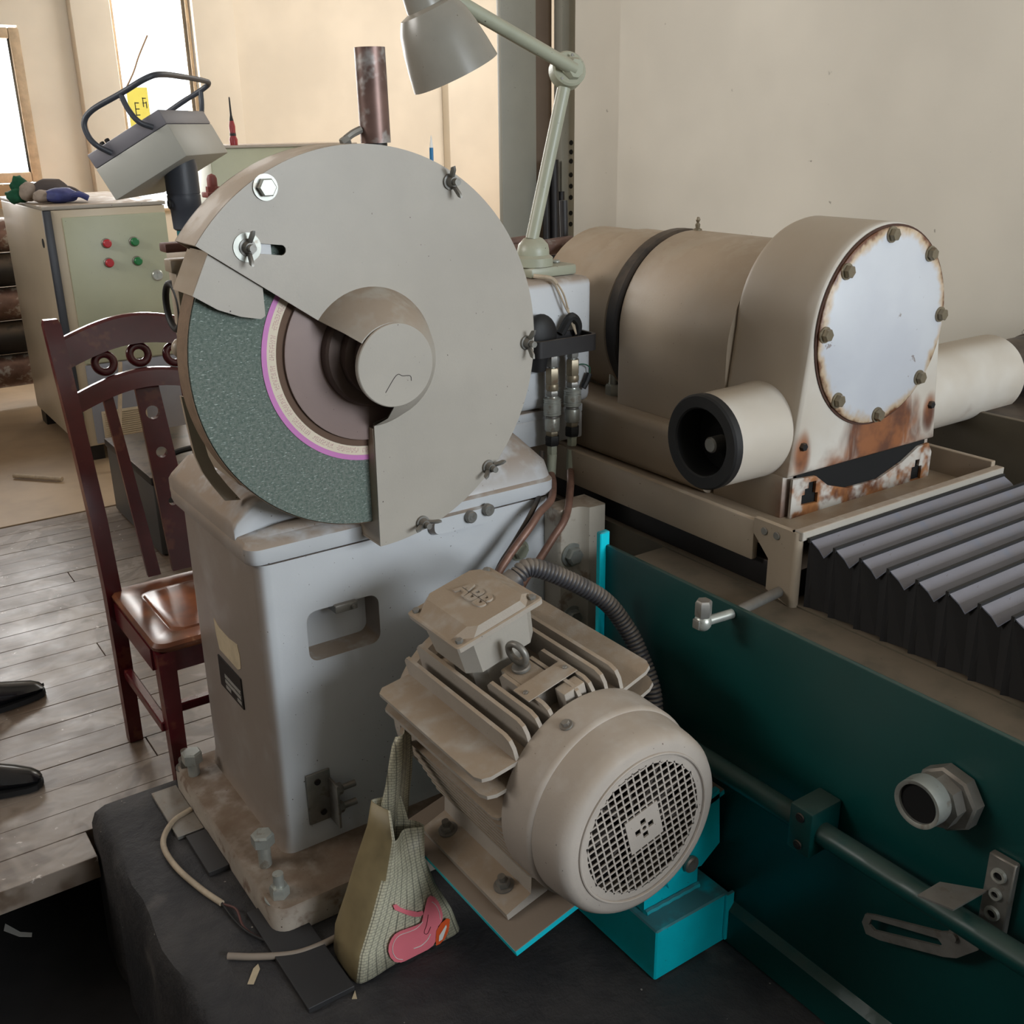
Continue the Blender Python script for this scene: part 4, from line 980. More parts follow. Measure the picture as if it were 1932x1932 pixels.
for yy in (1.218, 1.188):
    obj('slot_screw', G().cyl((1.4045, yy, .781), (1.401, yy, .781), .0075, seg=16, bev=.001).box((1.4008, yy - .006, .780), (1.4012, yy + .006, .782)), 'steel_dull', ca)
obj('header_strip', G().box((1.408, 1.132, .786), (2.04, 1.152, .804), .002), 'paint', ca, smooth=0)
obj('side_rail', G().box((2.02, 1.15, .745), (2.034, 2.3, .815), .002), 'paint_beige', ca, smooth=0)
obj('anchor_bolt', G().hexbolt((1.585, 1.875, .884), Z, .020, .026, washer=.0, stud=.024), 'steel', ca)
obj('small_shim', G().box((1.545, 1.655, .884), (1.575, 1.672, .892), .002), 'paint', ca)

# ------------------------------------------------------------------ mill head
MX = 1.745
mh = thing('roll_headstock', 'rust-stained beige mill head with a round bolted cover plate', 'machine head', (MX, 1.6, .75))
def arch(hw, top, zb, flare, inset=0.0, n=40):
    r = hw - inset; cz = top - hw
    pts = [(MX + .010 - r, cz)]
    a = [(MX + .010 + r * cos(pi * k / n), cz + r * sin(pi * k / n)) for k in range(n + 1)]
    return a + [(MX + .010 - hw - flare + inset, zb + inset), (MX + .010 + hw + flare - inset, zb + inset)]
R = []
for yy, ins in ((1.270, .010), (1.2715, .004), (1.276, .0), (1.30, 0), (1.455, 0), (1.466, .004), (1.470, .014)):
    R.append([Vector((a, yy, b)) for a, b in arch(.200, 1.314, .845, .033, ins)])
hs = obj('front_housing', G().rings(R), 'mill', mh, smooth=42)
# foot of the housing behind the saddle plate
obj('housing_foot', G().box((1.520, 1.283, .752), (1.985, 1.468, .846), .004), 'mill', mh)
sad = [(1.532, .753), (1.978, .726), (1.980, .815), (1.965, .838), (1.930, .836), (1.880, .812), (1.800, .788), (1.700, .790), (1.640, .808), (1.600, .836), (1.532, .842)]
notch = [[(1.562, .782), (1.610, .779), (1.610, .800), (1.602, .801), (1.602, .826), (1.580, .827), (1.580, .815), (1.570, .815), (1.570, .803), (1.562, .803)],
         [(1.915, .762), (1.950, .760), (1.950, .790), (1.940, .791), (1.940, .806), (1.925, .807), (1.925, .792), (1.915, .792)]]
obj('saddle_plate', G().prism(sad, (0, 1.268, 0), X, Z, Y * .006, notch), 'rusty_plate', mh, smooth=0)
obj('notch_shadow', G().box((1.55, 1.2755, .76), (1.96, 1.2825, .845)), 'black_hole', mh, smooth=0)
# round cover with eight bolts
CXc, CZc, CR = 1.757, 1.114, .192
cv = obj('round_cover', G().lathe([(0, -1.2690), (CR, -1.2690), (CR, -1.2640), (CR - .002, -1.2625), (0, -1.2625)], (CXc, 0, CZc), -Y, 80), 'cover', mh)
obj('cover_gasket', G().lathe([(0, -1.2695), (.1965, -1.2695), (.1965, -1.2672), (0, -1.2672)], (CXc, 0, CZc), -Y, 80), mat('rust_dark_gasket', (74, 46, 32), .7), mh)
cb = None
for px_a in (93, 48, 2, -42, -88, -134, 178, 138):
    a = radians(px_a); p = Vector((CXc + .178 * cos(a), 1.2625, CZc + .178 * sin(a)))
    if cb is None:
        cb = obj('cover_bolt', G().hexbolt((0, 0, 0), -Y, .0125, .010, washer=.0155), 'brass', mh, local=True); cb.matrix_local = Matrix.Translation(p - FR[mh].translation)
    else: dup(cb, mh, Matrix.Translation(p - FR[mh].translation) @ Matrix.Rotation(px_a * .1, 4, 'Y'))
for x_, z_ in ((1.553, .905), (1.955, .925)):
    obj('plug_bolt', G().hexbolt((x_, 1.2700, z_), -Y, .0085, .008), 'dark_metal', mh)
# side stubs
SY, SZ = 1.372, .920
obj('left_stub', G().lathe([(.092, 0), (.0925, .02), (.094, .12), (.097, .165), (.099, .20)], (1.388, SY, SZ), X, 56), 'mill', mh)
st_ = obj('stub_ring', G().lathe([(.066, .06), (.066, -.006), (.069, -.009), (.090, -.009), (.0935, -.005), (.0935, .010), (.0918, .012)], (1.388, SY, SZ), X, 56), 'dark', mh)
obj('stub_bore', G().lathe([(0, .055), (.0665, .055)], (1.388, SY, SZ), X, 32), 'black_hole', st_)
obj('bore_shaft', G().cyl((1.442, SY, SZ - .01), (1.405, SY, SZ - .01), .016, seg=18, bev=.003), 'steel_dull', st_)
obj('right_stub', G().lathe([(.098, 0), (.096, .05), (.0935, .12), (.0935, .385), (.088, .392), (.06, .392)], (1.945, SY, SZ), X, 56), 'mill', mh)
obj('drive_shaft', G().lathe([(.068, 0), (.068, .17), (.072, .175), (.072, .40), (.068, .41), (.068, .62)], (2.33, SY, SZ + .004), X, 40, cap=True), 'dark_metal', mh)
obj('shaft_foot', G().cyl((2.50, SY, .861), (2.50, SY, .92), .024, seg=20), 'dark_metal', mh)
# rear body, black ring, rear drum
def arch2(hw, top, zb, n=36): return [(MX + hw * cos(pi * k / n), top - hw + hw * sin(pi * k / n)) for k in range(n + 1)] + [(MX - hw, zb), (MX + hw, zb)]
obj('rear_body', G().rings([[Vector((a, yy, b)) for a, b in arch2(.208 - i_, 1.262 - i_, .8845)] for yy, i_ in ((1.468, 0), (1.80, 0), (1.806, .003), (1.810, .010))]), 'paint_beige', mh)
obj('black_ring', G().cyl((MX, 1.812, 1.052), (MX, 1.855, 1.052), .212, seg=64, bev=.008), 'dark_metal', mh)
obj('rear_drum', G().lathe([(.20, 0), (.205, .004), (.205, .115), (.201, .117), (.201, .270), (.19, .280), (0, .280)], (MX, 1.858, 1.048), Y, 64), 'paint_beige', mh)
obj('rear_foot', G().box((1.62, 1.86, .884), (1.87, 2.13, .90)), 'olive', mh, smooth=0)
obj('grease_nipple', G().lathe([(.010, 0), (.010, .004), (.005, .006), (.006, .014), (.0025, .018), (.0055, .024), (.0035, .030), (0, .031)], (MX + .01, 1.79, 1.261), Z, 14), 'brass', mh)

# ------------------------------------------------------------------ folded way cover (bellows)
bw = thing('bellows_cover', 'grey pleated bellows cover over the machine way, dark pleated sides', 'bellows', (1.73, .5, .655))
PT = .0557
g = G()
# one pleat: a tent with stitched ridge, sides dropping to the ledge
x0, x1 = 1.422, 2.030
prof = [(0, 0), (-.4 * PT, -.012), (-.62 * PT, -.024), (-PT + .001, -.0015), (-PT + .001, -.003), (-.62 * PT, -.0262), (-.4 * PT, -.0142), (0, -.002)]
g.prism(prof, (x0, 0, 0), Y, Z, X * (x1 - x0))
pleat = obj('pleat', g, 'bellows', bw, smooth=0, local=True)
y_first = 1.128; zR = .7895
g = G().box((x0 - .003, -.004, -.006), (x1 + .003, .0015, .0022))
ridge = obj('ridge_seam', g, 'dark', bw, smooth=0, local=True)
sides = []
for xs, sg in ((x0, 1), (x1, -1)):
    g = G()
    q = [(0, -.003), (-.4 * PT, -.014), (-.62 * PT, -.027), (-PT, -.003), (-PT, -.128), (-.75 * PT, -.131), (-.5 * PT, -.1335), (-.2 * PT, -.135), (0, -.137)]
    z_ = [0, .004, .010, 0, 0, .006, .010, .006, 0]
    R0 = [Vector((xs + sg * z_[i], q[i][0], q[i][1])) for i in range(len(q))]
    R1 = [v + Vector((sg * .002, 0, 0)) for v in R0]
    sides.append(obj('pleat_side', g.rings([R0, R1]), 'bellows_dark', bw, smooth=0, local=True))
off = FR[bw].translation
for k in range(34):
    T = Matrix.Translation(Vector((0, y_first - k * PT, zR)) - Vector((0, off.y, off.z)) - Vector((off.x, 0, 0)))
    if k == 0: pleat.matrix_local = T; ridge.matrix_local = T; sides[0].matrix_local = T; sides[1].matrix_local = T
    else: dup(pleat, bw, T); dup(ridge, bw, T); dup(sides[0], bw, T); dup(sides[1], bw, T)

# ------------------------------------------------------------------ wooden chair
ch_ = thing('wooden_chair', 'dark maroon lacquered wooden chair with ring-carved back', 'chair', (.76, 2.5, ZF))
PX0, PX1 = .538, .945
def post(x, name='back_post'):
    R = []
    for z, y_, w_, d_ in ((ZF + .001, 2.668, .036, .036), (.20, 2.660, .038, .040), (.36, 2.658, .040, .044), (.55, 2.690, .040, .042), (.80, 2.775, .040, .036), (.98, 2.845, .042, .032), (1.030, 2.866, .042, .030), (1.043, 2.870, .034, .022)):
        R.append([Vector((x + a * w_ / 2, y_ + b * d_ / 2, z)) for a, b in ((-1, -1), (1, -1), (1, 1), (-1, 1))])
    return obj(name, G().rings(R), 'maroon', ch_, smooth=30)
post(PX0); post(PX1)
def back_y(z): return 2.690 + (z - .55) * (2.866 - 2.690) / (1.030 - .55)
def rail(z0, z1, crown, name):
    R = []
    for i in range(17):
        u = i / 16; x = PX0 + .018 + (PX1 - PX0 - .036) * u; c = crown * sin(pi * u)
        bow = .018 * sin(pi * u)
        R.append([Vector((x, back_y(z) + bow + d, z + c)) for z, d in ((z0, -.011), (z1 - .006, -.011), (z1, -.005), (z1, .007), (z0, .011))])
    return obj(name, G().rings(R), 'maroon', ch_, smooth=30)
rail(.922, .997, .040, 'top_rail')
rail(.812, .858, .040, 'middle_rail')
for u in (.27, .5, .73):
    x = PX0 + (PX1 - PX0) * u; z = .890 + .040 * sin(pi * u)
    obj('carved_ring', G().torus((x, back_y(z) + .018 * sin(pi * u), z), (0, 1, -.3), .0240, .0105, 28, 12), 'maroon', ch_)
def slat(u0, u1, wd0, wd1, holes, name='back_slat'):
    g = G()
    x = PX0 + (PX1 - PX0) * u0
    zt, zb = .865, .372
    pol = [(-wd1 / 2, 0), (wd1 / 2, 0), (wd0 / 2, 1), (-wd0 / 2, 1)]
    T_ = Vector((x, back_y(zt) + .012, zt)); B_ = Vector((PX0 + (PX1 - PX0) * u1, 2.655, zb)); up_ = (T_ - B_)
    hs_ = [[(a, b) for a, b in [(r_ * cos(2 * pi * k / 16), h_ + r_ * sin(2 * pi * k / 16) / up_.length) for k in range(16)]] for h_, r_ in holes]
    g.prism(pol, B_, X, up_, Vector((0, .014, .002)), hs_)
    return obj(name, g, 'maroon', ch_, smooth=30)
slat(.24, .28, .026, .034, [])
slat(.5, .5, .062, .080, [(.83, .0185), (.62, .0150), (.36, .0115)])
slat(.76, .72, .026, .034, [])
sx0, sx1, sy0, sy1, sz = .530, .955, 2.262, 2.664, .360
R = [[Vector((a, b, z)) for a, b in rrect(sx0 + i_, sy0 + i_, sx1 - i_, sy1 - i_, .03)] for z, i_ in ((sz - .026, .010), (sz - .018, .002), (sz - .008, .0), (sz, .007), (sz, .055), (sz - .004, .060), (sz - .004, .064), (sz, .068))]
obj('seat', G().rings(R), 'seat', ch_)
g = G()
for x in (sx0 + .028, sx1 - .028):
    obj('leg', G().rings([[Vector((x + a * w_, sy0 + .034 + b * w_, z)) for a, b in ((-1, -1), (1, -1), (1, 1), (-1, 1))] for z, w_ in ((ZF + .001, .017), (sz - .027, .021))]), 'maroon', ch_, smooth=0)
obj('apron', G().box((sx0 + .05, sy0 + .022, sz - .085), (sx1 - .05, sy0 + .042, sz - .027)), 'maroon', ch_, smooth=0)
for x in (PX0 + .004, PX1 - .004):
    obj('side_apron', G().box((x - .010, sy0 + .055, sz - .085), (x + .010, 2.640, sz - .027)), 'maroon', ch_, smooth=0)
    obj('stretcher', G().box((x - .011, sy0 + .050, .105), (x + .011, 2.645, .132), .003, 1), 'maroon', ch_, smooth=0)
obj('cross_stretcher', G().box((PX0 + .02, 2.43, .075), (PX1 - .02, 2.455, .100), .003, 1), 'maroon', ch_, smooth=0)

# ------------------------------------------------------------------ control pendant
PR = Matrix(((.6935, .6194, -.368, 1.0698), (-.546, .7851, .2924, 3.4144), (.4701, -.0019, .8826, 1.5113), (0, 0, 0, 1)))
cpn = thing('control_pendant', 'grey tilted control box with a dark tubular handle on a swivel arm', 'control box', mtx=PR)
def co(name, g, mt, smooth=38): return obj(name, g, mt, cpn, smooth, local=True)
co('box_body', G().box((-.279, 0, -.108), (0, .407, -.001), .003, 2), mat('pendant_grey', (164, 164, 156), .45, var=.06))
co('top_frame', G().box((-.279, .0, 0), (0, .407, .047), .004, 2), mat('pendant_top_grey', (118, 116, 122), .5, var=.08))
co('handle', G().tube([(-.205, -.002, .014), (-.222, -.028, .050), (-.228, -.03, .085), (-.215, -.03, .122), (-.17, -.03, .138), (-.067, -.03, .133), (.025, -.03, .130), (.058, .02, .128), (.062, .20, .126), (.066, .36, .118), (.062, .42, .112), (.02, .437, .11), (-.08, .437, .11), (-.22, .437, .10), (-.235, .437, .06)], .0088, 12), 'graphite')
co('handle_post', G().tube([(-.067, -.03, .133), (-.072, -.03, .085), (-.064, -.028, .040), (-.045, -.002, .012)], .0085, 10), 'graphite')
co('handle_post', G().tube([(.02, .437, .11), (.0, .430, .07), (-.02, .408, .03)], .0085, 10), 'graphite')
for x_ in (-.235, -.215):
    co('push_button', G().cyl((x_, .05, .047), (x_, .05, .066), .008, seg=14, bev=.002), 'dark')
JT = PR @ Vector((-.085, .13, -.112))
def wlat(name, prof, mt): return obj(name, G().lathe([(r, z - JT.z) for r, z in prof], JT, Z, 40), mt, cpn)
zj = JT.z
wlat('swivel_joint', [(0, zj + .06), (.044, zj + .05), (.053, zj + .01), (.053, zj - .075), (.0515, zj - .076), (.0515, zj - .080), (.053, zj - .081), (.053, zj - .118), (.047, zj - .126), (.045, zj - .185), (.040, zj - .19), (0, zj - .19)], 'graphite')
obj('pole', G().cyl(JT + Vector((0, 0, -.18)), Vector((JT.x, JT.y, ZF)), .036, seg=28), mat('pendant_teal_pole', (30, 112, 116), .45), cpn)
obj('clip', G().torus(JT + Vector((-.056, -.02, -.105)), X, .012, .004, 16, 6), 'dark', cpn)
# thin stick taped to the wall side of the box
tw = thing('thin_rod', 'thin brown stick rising from behind the control box', 'stick', (1.2, 3.7, 1.5))
obj('stick', G().tube([(1.03, 3.75, 1.585), (1.085, 3.76, 1.665), (1.115, 3.77, 1.72), (1.155, 3.78, 1.785)], .0028, 8), 'tan', tw)

# ------------------------------------------------------------------ electrical cabinet
ec = thing('electrical_cabinet', 'pale green steel electrical cabinet with two red and two green buttons', 'cabinet', (1.35, 5.8, ZF))
KX0, KX1, KY0, KY1, KZ0, KZ1 = 1.062, 1.628, 5.40, 6.45, -.015, 1.142
obj('cabinet_body', G().box((KX0, KY0 + .02, KZ0), (KX1, KY1, KZ1), .006), 'cab_side', ec)
obj('top_panel', G().box((KX0 - .006, KY0 - .004, KZ1), (KX1 + .008, KY1 + .01, KZ1 + .018), .004), 'paint', ec)
obj('edge_strip', G().box((KX0 - .004, KY0 - .012, KZ0), (KX0 + .030, KY0 + .019, KZ1 - .002), .003), 'graphite', ec)
obj('door_frame', G().box((KX0 + .031, KY0 - .004, KZ0), (KX1, KY0 + .019, KZ1 - .002), .003), 'cab_side', ec)
dr = obj('cabinet_door', G().box((KX0 + .075, KY0 - .022, .405), (KX1 - .004, KY0 - .005, KZ1 - .035), .004), 'cab', ec)
lpn = obj('lower_panel', G().box((KX0 + .075, KY0 - .020, KZ0 + .01), (KX1 - .004, KY0 - .005, .398), .004), 'cab_grey', ec)
for x_, z_, c_ in ((1.320, .978, 'red_btn'), (1.452, .977, 'green_btn'), (1.318, .886, 'red_btn'), (1.455, .884, 'green_btn')):
    obj('bezel', G().cyl((x_, KY0 - .022, z_), (x_, KY0 - .034, z_), .024, seg=24, bev=.003), 'steel_dull', dr)
    obj('push_button', G().cyl((x_, KY0 - .034, z_), (x_, KY0 - .052, z_), .020, seg=24, bev=.005), c_, dr)
obj('key_lock', G().cyl((1.545, KY0 - .022, .806), (1.545, KY0 - .034, .806), .028, seg=28, bev=.005).box((1.541, KY0 - .036, .792), (1.549, KY0 - .033, .820)), 'steel', dr)
obj('side_hole', G().cyl((KX0 - .002, 5.51, .985), (KX0 + .002, 5.51, .985), .022, seg=20), 'black_hole', ec)
vg = G().box((1.175, KY0 - .028, .02), (1.40, KY0 - .0225, .16), .002)
vt = obj('vent_panel', vg, 'cab_side', lpn)
for k in range(12):
    obj('louver', G().box((1.185, KY0 - .034, .028 + .0108 * k), (1.39, KY0 - .028, .033 + .0108 * k)), 'cab_side', vt, smooth=0) if False else obj('louver', G().box((1.185, KY0 - .034, .028 + .0108 * k), (1.39, KY0 - .028, .033 + .0108 * k)), 'cab_side', dr, smooth=0)
for x_ in (KX0 + .06, KX1 - .06):
    for y_ in (KY0 + .08, KY1 - .1):
        obj('foot', G().box((x_ - .05, y_ - .06, ZF + .005), (x_ + .05, y_ + .06, KZ0)), 'dark_metal', ec, smooth=0)
# work gloves on the cabinet
ZC = KZ1 + .0185
def lump(seed, amp=.25):
    def f(d):
        return 1 + amp * noise.noise(Vector((d.x * 1.7 + seed, d.y * 1.7, d.z * 1.7)))
    return f
def glove(name, lab, c, sc, mt, cuff, cmt, rot, fingers):
    t_ = thing(name, lab, 'glove', c, group='work gloves on the cabinet')
    g = G().ico((0, 0, sc[2] * .9), sc, 3, lump(c[0] * 9, .18))
    for k in range(fingers):
        a = (k - (fingers - 1) / 2) * .022
        g.tube([(sc[0] * .6, a, sc[2] * .9), (sc[0] * 1.05, a * 1.15, sc[2] * 1.0), (sc[0] * 1.5, a * 1.25, sc[2] * .5)], .013, 8)
    o1 = obj('palm', g, mt, t_, local=True)
    o2 = obj('cuff', G().ico((-sc[0] * .95, 0, sc[2] * .9), (sc[0] * .5, sc[1] * .85, sc[2] * .8), 3, lump(c[0] * 5, .2)), cmt, t_, local=True)
    t_.rotation_euler.z = rot
glove('work_glove', 'blue rubber-coated work glove on top of the cabinet', (1.19, 5.60, ZC), (.085, .055, .038), 'blue_cloth', 1, 'grey_cloth', radians(-12), 4)
glove('work_glove', 'grey knitted glove with dark palm behind the blue one', (1.17, 5.73, ZC), (.095, .05, .058), mat('dark_glove', (84, 76, 74), .8), 1, 'grey_cloth', radians(-5), 4)
obj('green_rag', G().ico((1.03, 5.80, ZC + .032), (.055, .05, .036), 3, lump(3, .3)).ico((1.055, 5.82, ZC + .08), (.04, .035, .045), 3, lump(8, .3)), 'green_cloth', label='crumpled dark green rag beside the gloves on the cabinet', cat='rag')

# steel rolls stored behind the cabinet
rr_ = random.Random(3)
labs = ['topmost steel roll of the stack behind the cabinet', 'second steel roll from the top behind the cabinet', 'middle rusty steel roll of the stack behind the cabinet', 'second steel roll from the bottom behind the cabinet', 'lowest rusty steel roll of the stack behind the cabinet']
for k in range(5):
    z = .92 - .20 * k
    t_ = thing('mill_roll', labs[k], 'steel roll', (.3, 6.9, z - .095), group='stacked mill rolls behind the cabinet')
    obj('roll_body', G().cyl((-.75, 6.9, z), (1.30, 6.9, z), .098, seg=32, bev=.006), 'rust_pipe' if k % 2 == 0 else 'dark_metal', t_)
    obj('journal', G().cyl((1.30, 6.9, z), (1.48, 6.9, z), .045, seg=20, bev=.004), 'steel_dull', t_)
obj('roll_rack', G().box((-.5, 7.0, ZF + .005), (-.42, 7.1, 1.1)).box((.6, 7.0, ZF + .005), (.68, 7.1, 1.1)), 'dark_metal', label='dark steel rack uprights behind the stacked rolls', cat='rack', smooth=0)

# toolbox on the floor behind the chair
tx = thing('tool_box', 'dark grey metal tool box on the floor behind the chair', 'tool box', (1.27, 4.25, ZF))
obj('box_body', G().box((1.005, 3.93, ZF + .006), (1.55, 4.6, .20), .008), mat('dark_grey_box', (70, 68, 66), .5), tx)
obj('lid', G().box((1.0, 3.925, .20), (1.555, 4.605, .235), .006), 'dark_metal', tx)
obj('lid_handle', G().tube([(1.10, 3.98, .235), (1.12, 3.98, .30), (1.30, 3.98, .30), (1.32, 3.98, .235)], .012, 8), 'dark', tx)
obj('motor_drum', G().cyl((1.46, 3.6, .212), (1.46, 3.9, .212), .12, seg=28, bev=.01), 'paint_beige', label='beige round drum lying between the chair and the cabinet', cat='drum')
obj('drum_block', G().box((1.38, 3.58, ZF + .005), (1.56, 3.92, .09)), 'dark_metal', label='dark block under the beige drum', cat='block', smooth=0)
ls = obj('wooden_stick', G().cyl((1.17, 5.16, ZF + .005), (1.30, 5.36, .40), .010, seg=8), 'cable', label='thin pale stick leaning on the cabinet door', cat='stick')
obj('loose_tube', G().cyl((.72, 5.35, ZF + .018), (.90, 5.15, ZF + .018), .011, seg=12), 'cable', label='thin pale tube lying on the floor by the cabinet', cat='tube')

# pale cabinet and screwdriver behind the guard, clutter on a far bench
pc = thing('storage_cabinet', 'pale green storage cabinet partly hidden behind the round guard', 'cabinet', (2.5, 6.2, ZF))
obj('cabinet_body', G().box((2.10, 6.0, ZF + .005), (3.0, 6.45, 1.385), .008), 'cab', pc)
obj('cabinet_top', G().box((2.09, 5.99, 1.385), (3.01, 6.46, 1.40), .004), 'paint', pc)
sd = thing('screwdriver', 'screwdriver with red handle standing on the pale cabinet', 'screwdriver', (2.262, 6.05, 1.40))
obj('handle', G().lathe([(.022, 0), (.024, .03), (.016, .05), (.018, .10), (.012, .13)], (2.262, 6.05, 1.40), Z, 14, cap=True), mat('red_handle', (150, 40, 44), .4), sd)
obj('blade', G().lathe([(.018, .05), (.012, .13), (.006, .16), (.004, .25), (.002, .255)], (2.262, 6.05, 1.40), Z, 10, cap=True), 'dark', sd)
bn = thing('work_bench', 'low wooden bench under the far window', 'bench', (.95, 8.5, ZF))
obj('bench_top', G().box((.2, 8.3, .98), (1.9, 8.92, 1.03), .006), 'tan', bn)
for x_ in (.28, 1.82):
    obj('bench_leg', G().box((x_ - .04, 8.36, ZF + .005), (x_ + .04, 8.44, .98)), 'tan', bn, smooth=0)
for x_, w__, h_, mt, lab in ((1.42, .16, .10, 'tan', 'small tan carton on the bench under the window'), (1.60, .12, .05, 'white', 'flat white carton on the bench under the window'), (1.76, .10, .08, 'orange', 'small orange carton at the right end of the bench')):
    t_ = thing('carton', lab, 'carton', (x_, 8.5, 1.031), group='cartons on the bench')
    obj('carton_body', G().box((x_ - w__ / 2, 8.42, 1.031), (x_ + w__ / 2, 8.56, 1.031 + h_), .004), mt, t_, smooth=0)
    obj('carton_flap', G().box((x_ - w__ / 2, 8.42, 1.032 + h_), (x_ - .004, 8.56, 1.035 + h_)).box((x_ + .004, 8.42, 1.032 + h_), (x_ + w__ / 2, 8.56, 1.035 + h_)), mt, t_, smooth=0)
# yellow notice in the bright window
ys = thing('yellow_notice', 'yellow notice sheet hanging in the bright window', 'sign', (2.60, 9.017, 1.46))
obj('sheet', G().box((2.535, 9.0155, 1.46), (2.70, 9.0195, 1.80)), 'yellow', ys, smooth=0)
g = G()
for x_, z_, w__, h_ in ((2.625, 1.60, .006, .10), (2.64, 1.645, .03, .007), (2.64, 1.60, .03, .007), (2.64, 1.555, .03, .007), (2.69, 1.65, .006, .07), (2.70, 1.68, .03, .006), (2.70, 1.645, .03, .006), (2.715, 1.63, .006, .05), (2.64, 1.47, .06, .006)):
    g.box((x_ - .035 - w__ / 2, 9.0135, z_ + .04 - h_ / 2), (x_ - .035 + w__ / 2, 9.0152, z_ + .04 + h_ / 2))
obj('sheet_print', g, 'dark', ys, smooth=0)
# glass-marker pen tip behind the guard
bp = thing('blue_stick', 'thin blue and white plastic stick rising behind the guard', 'stick', (1.12, 1.90, 1.17))
obj('blue_part', G().cyl((1.115, 1.90, 1.18), (1.119, 1.902, 1.455), .004, seg=10), mat('blue_plastic', (20, 110, 160), .4), bp)
obj('white_tip', G().cyl((1.119, 1.902, 1.455), (1.1196, 1.902, 1.478), .004, .0008, seg=10), 'white', bp)

# ------------------------------------------------------------------ shoes of someone standing outside the frame
def shoe(lab, tip, yaw):
    m_ = Matrix.Translation(tip) @ Matrix.Rotation(yaw, 4, 'Z')
    t_ = thing('leather_shoe', lab, 'shoe', mtx=m_, group='pair of black shoes at the left edge')
    # stations from toe (x=0) back to heel (x=-.29): half width, top height
    st = [(0, .004, .030, .020), (-.010, .024, .014, .036), (-.03, .036, .012, .046), (-.07, .046, .012, .056), (-.11, .049, .012, .068), (-.15, .045, .012, .085), (-.19, .040, .014, .098), (-.24, .038, .012, .104), (-.275, .032, .012, .104), (-.29, .012, .02, .098)]
    R = []
    for x, w__, zb, zt in st:
        c_ = .012 * sin(pi * min(1, -x / .2)) 
        R.append([Vector((x, c_ + w__ * cos(a) * (1 - .35 * max(0, sin(a))), zb + (zt - zb) * (sin(a) + 1) / 2 if sin(a) > -.6 else zb)) for a in [2 * pi * k / 16 for k in range(16)]])
    obj('upper', G().rings(R), 'leather', t_, 60, local=True)
    R = [[Vector((x, .012 * sin(pi * min(1, -x / .2)) + sg * (w__ + .004), z)) for sg, z in ((-1, 0), (1, 0), (1, .015), (-1, .015))] for x, w__, zb, zt in st]
    obj('sole', G().rings(R), 'sole', t_, 30, local=True)
    for k in range(4):
        x = -.125 - k * .018
        obj('lace', G().tube([(x, -.012, .074 + k * .007), (x - .002, .012, .082 + k * .007), (x, .036, .074 + k * .007)], .0026, 6), 'sole', t_, local=True)
shoe('black leather shoe at the left edge, farther from the pit', Vector((.388, 3.085, ZF + .003)), radians(6))
shoe('black leather shoe at the left edge, nearer to the pit', Vector((.280, 2.585, ZF + .003)), radians(-20))

# ------------------------------------------------------------------ printed bag leaning on the motor plate
bag = thing('printed_bag', 'cream grid-printed bag with pink shoe print leaning by the motor', 'bag', (.70, 1.45, 0))
W_ = {0.004: [(.606, 1.520), (.600, 1.412), (.66, 1.409), (.73, 1.410), (.826, 1.413), (.815, 1.46), (.75, 1.51), (.67, 1.53)],
      0.06: [(.612, 1.515), (.614, 1.414), (.66, 1.411), (.73, 1.412), (.812, 1.417), (.805, 1.46), (.75, 1.50), (.67, 1.515)],
      0.13: [(.634, 1.505), (.643, 1.417), (.685, 1.413), (.735, 1.416), (.785, 1.424), (.780, 1.45), (.745, 1.485), (.685, 1.505)],
      0.20: [(.655, 1.495), (.670, 1.420), (.700, 1.414), (.735, 1.421), (.764, 1.424), (.762, 1.445), (.735, 1.475), (.69, 1.49)],
      0.275: [(.680, 1.488), (.694, 1.426), (.708, 1.418), (.732, 1.436), (.764, 1.422), (.764, 1.440), (.74, 1.468), (.705, 1.482)],
      0.33: [(.690, 1.480), (.700, 1.440), (.708, 1.434), (.722, 1.449), (.735, 1.457), (.745, 1.462), (.738, 1.468), (.71, 1.478)]}
def smooth_loop(L, n=5):
    out = []; m = len(L)
    for i in range(m):
        a, b, c, d = (Vector(L[(i + k) % m]) for k in (-1, 0, 1, 2))
        for k in range(n):
            u = k / n; out.append(.5 * ((2 * b) + (c - a) * u + (2 * a - 5 * b + 4 * c - d) * u * u + (3 * b - a - 3 * c + d) * u ** 3))
    return out
zs = sorted(W_)
g = G(); bm = g.bm; rows = []
for z in zs: rows.append([bm.verts.new((p.x + .002 * noise.noise((p.x * 40, z * 30, 1)), p.y + .004 * noise.noise((p.x * 30, z * 25, 5)), z)) for p in smooth_loop(W_[z])])
uvl = bm.loops.layers.uv.new('UVMap')
n_ = len(rows[0])
for a, b in zip(rows, rows[1:]):
    for i in range(n_):
        j = (i + 1) % n_
        if a is rows[-2] and 8 <= i < 28: continue      # front mouth folds down lower than the back
        f_ = bm.faces.new((a[i], a[j], b[j], b[i]))
        for lp2, s_ in zip(f_.loops, (i, i + 1, i + 1, i)): lp2[uvl].uv = (s_ * .0125, lp2.vert.co.z)
obj_b = obj('bag_body', g, 'bag', bag, 50)
obj_b.data.materials.append(M['bag_side'])
for pz in obj_b.data.polygons:
    if pz.center.x + .70 < .70 and abs(pz.normal.x) > .72: pz.material_index = 1
mod = obj_b.modifiers.new('thickness', 'SOLIDIFY'); mod.thickness = .0012
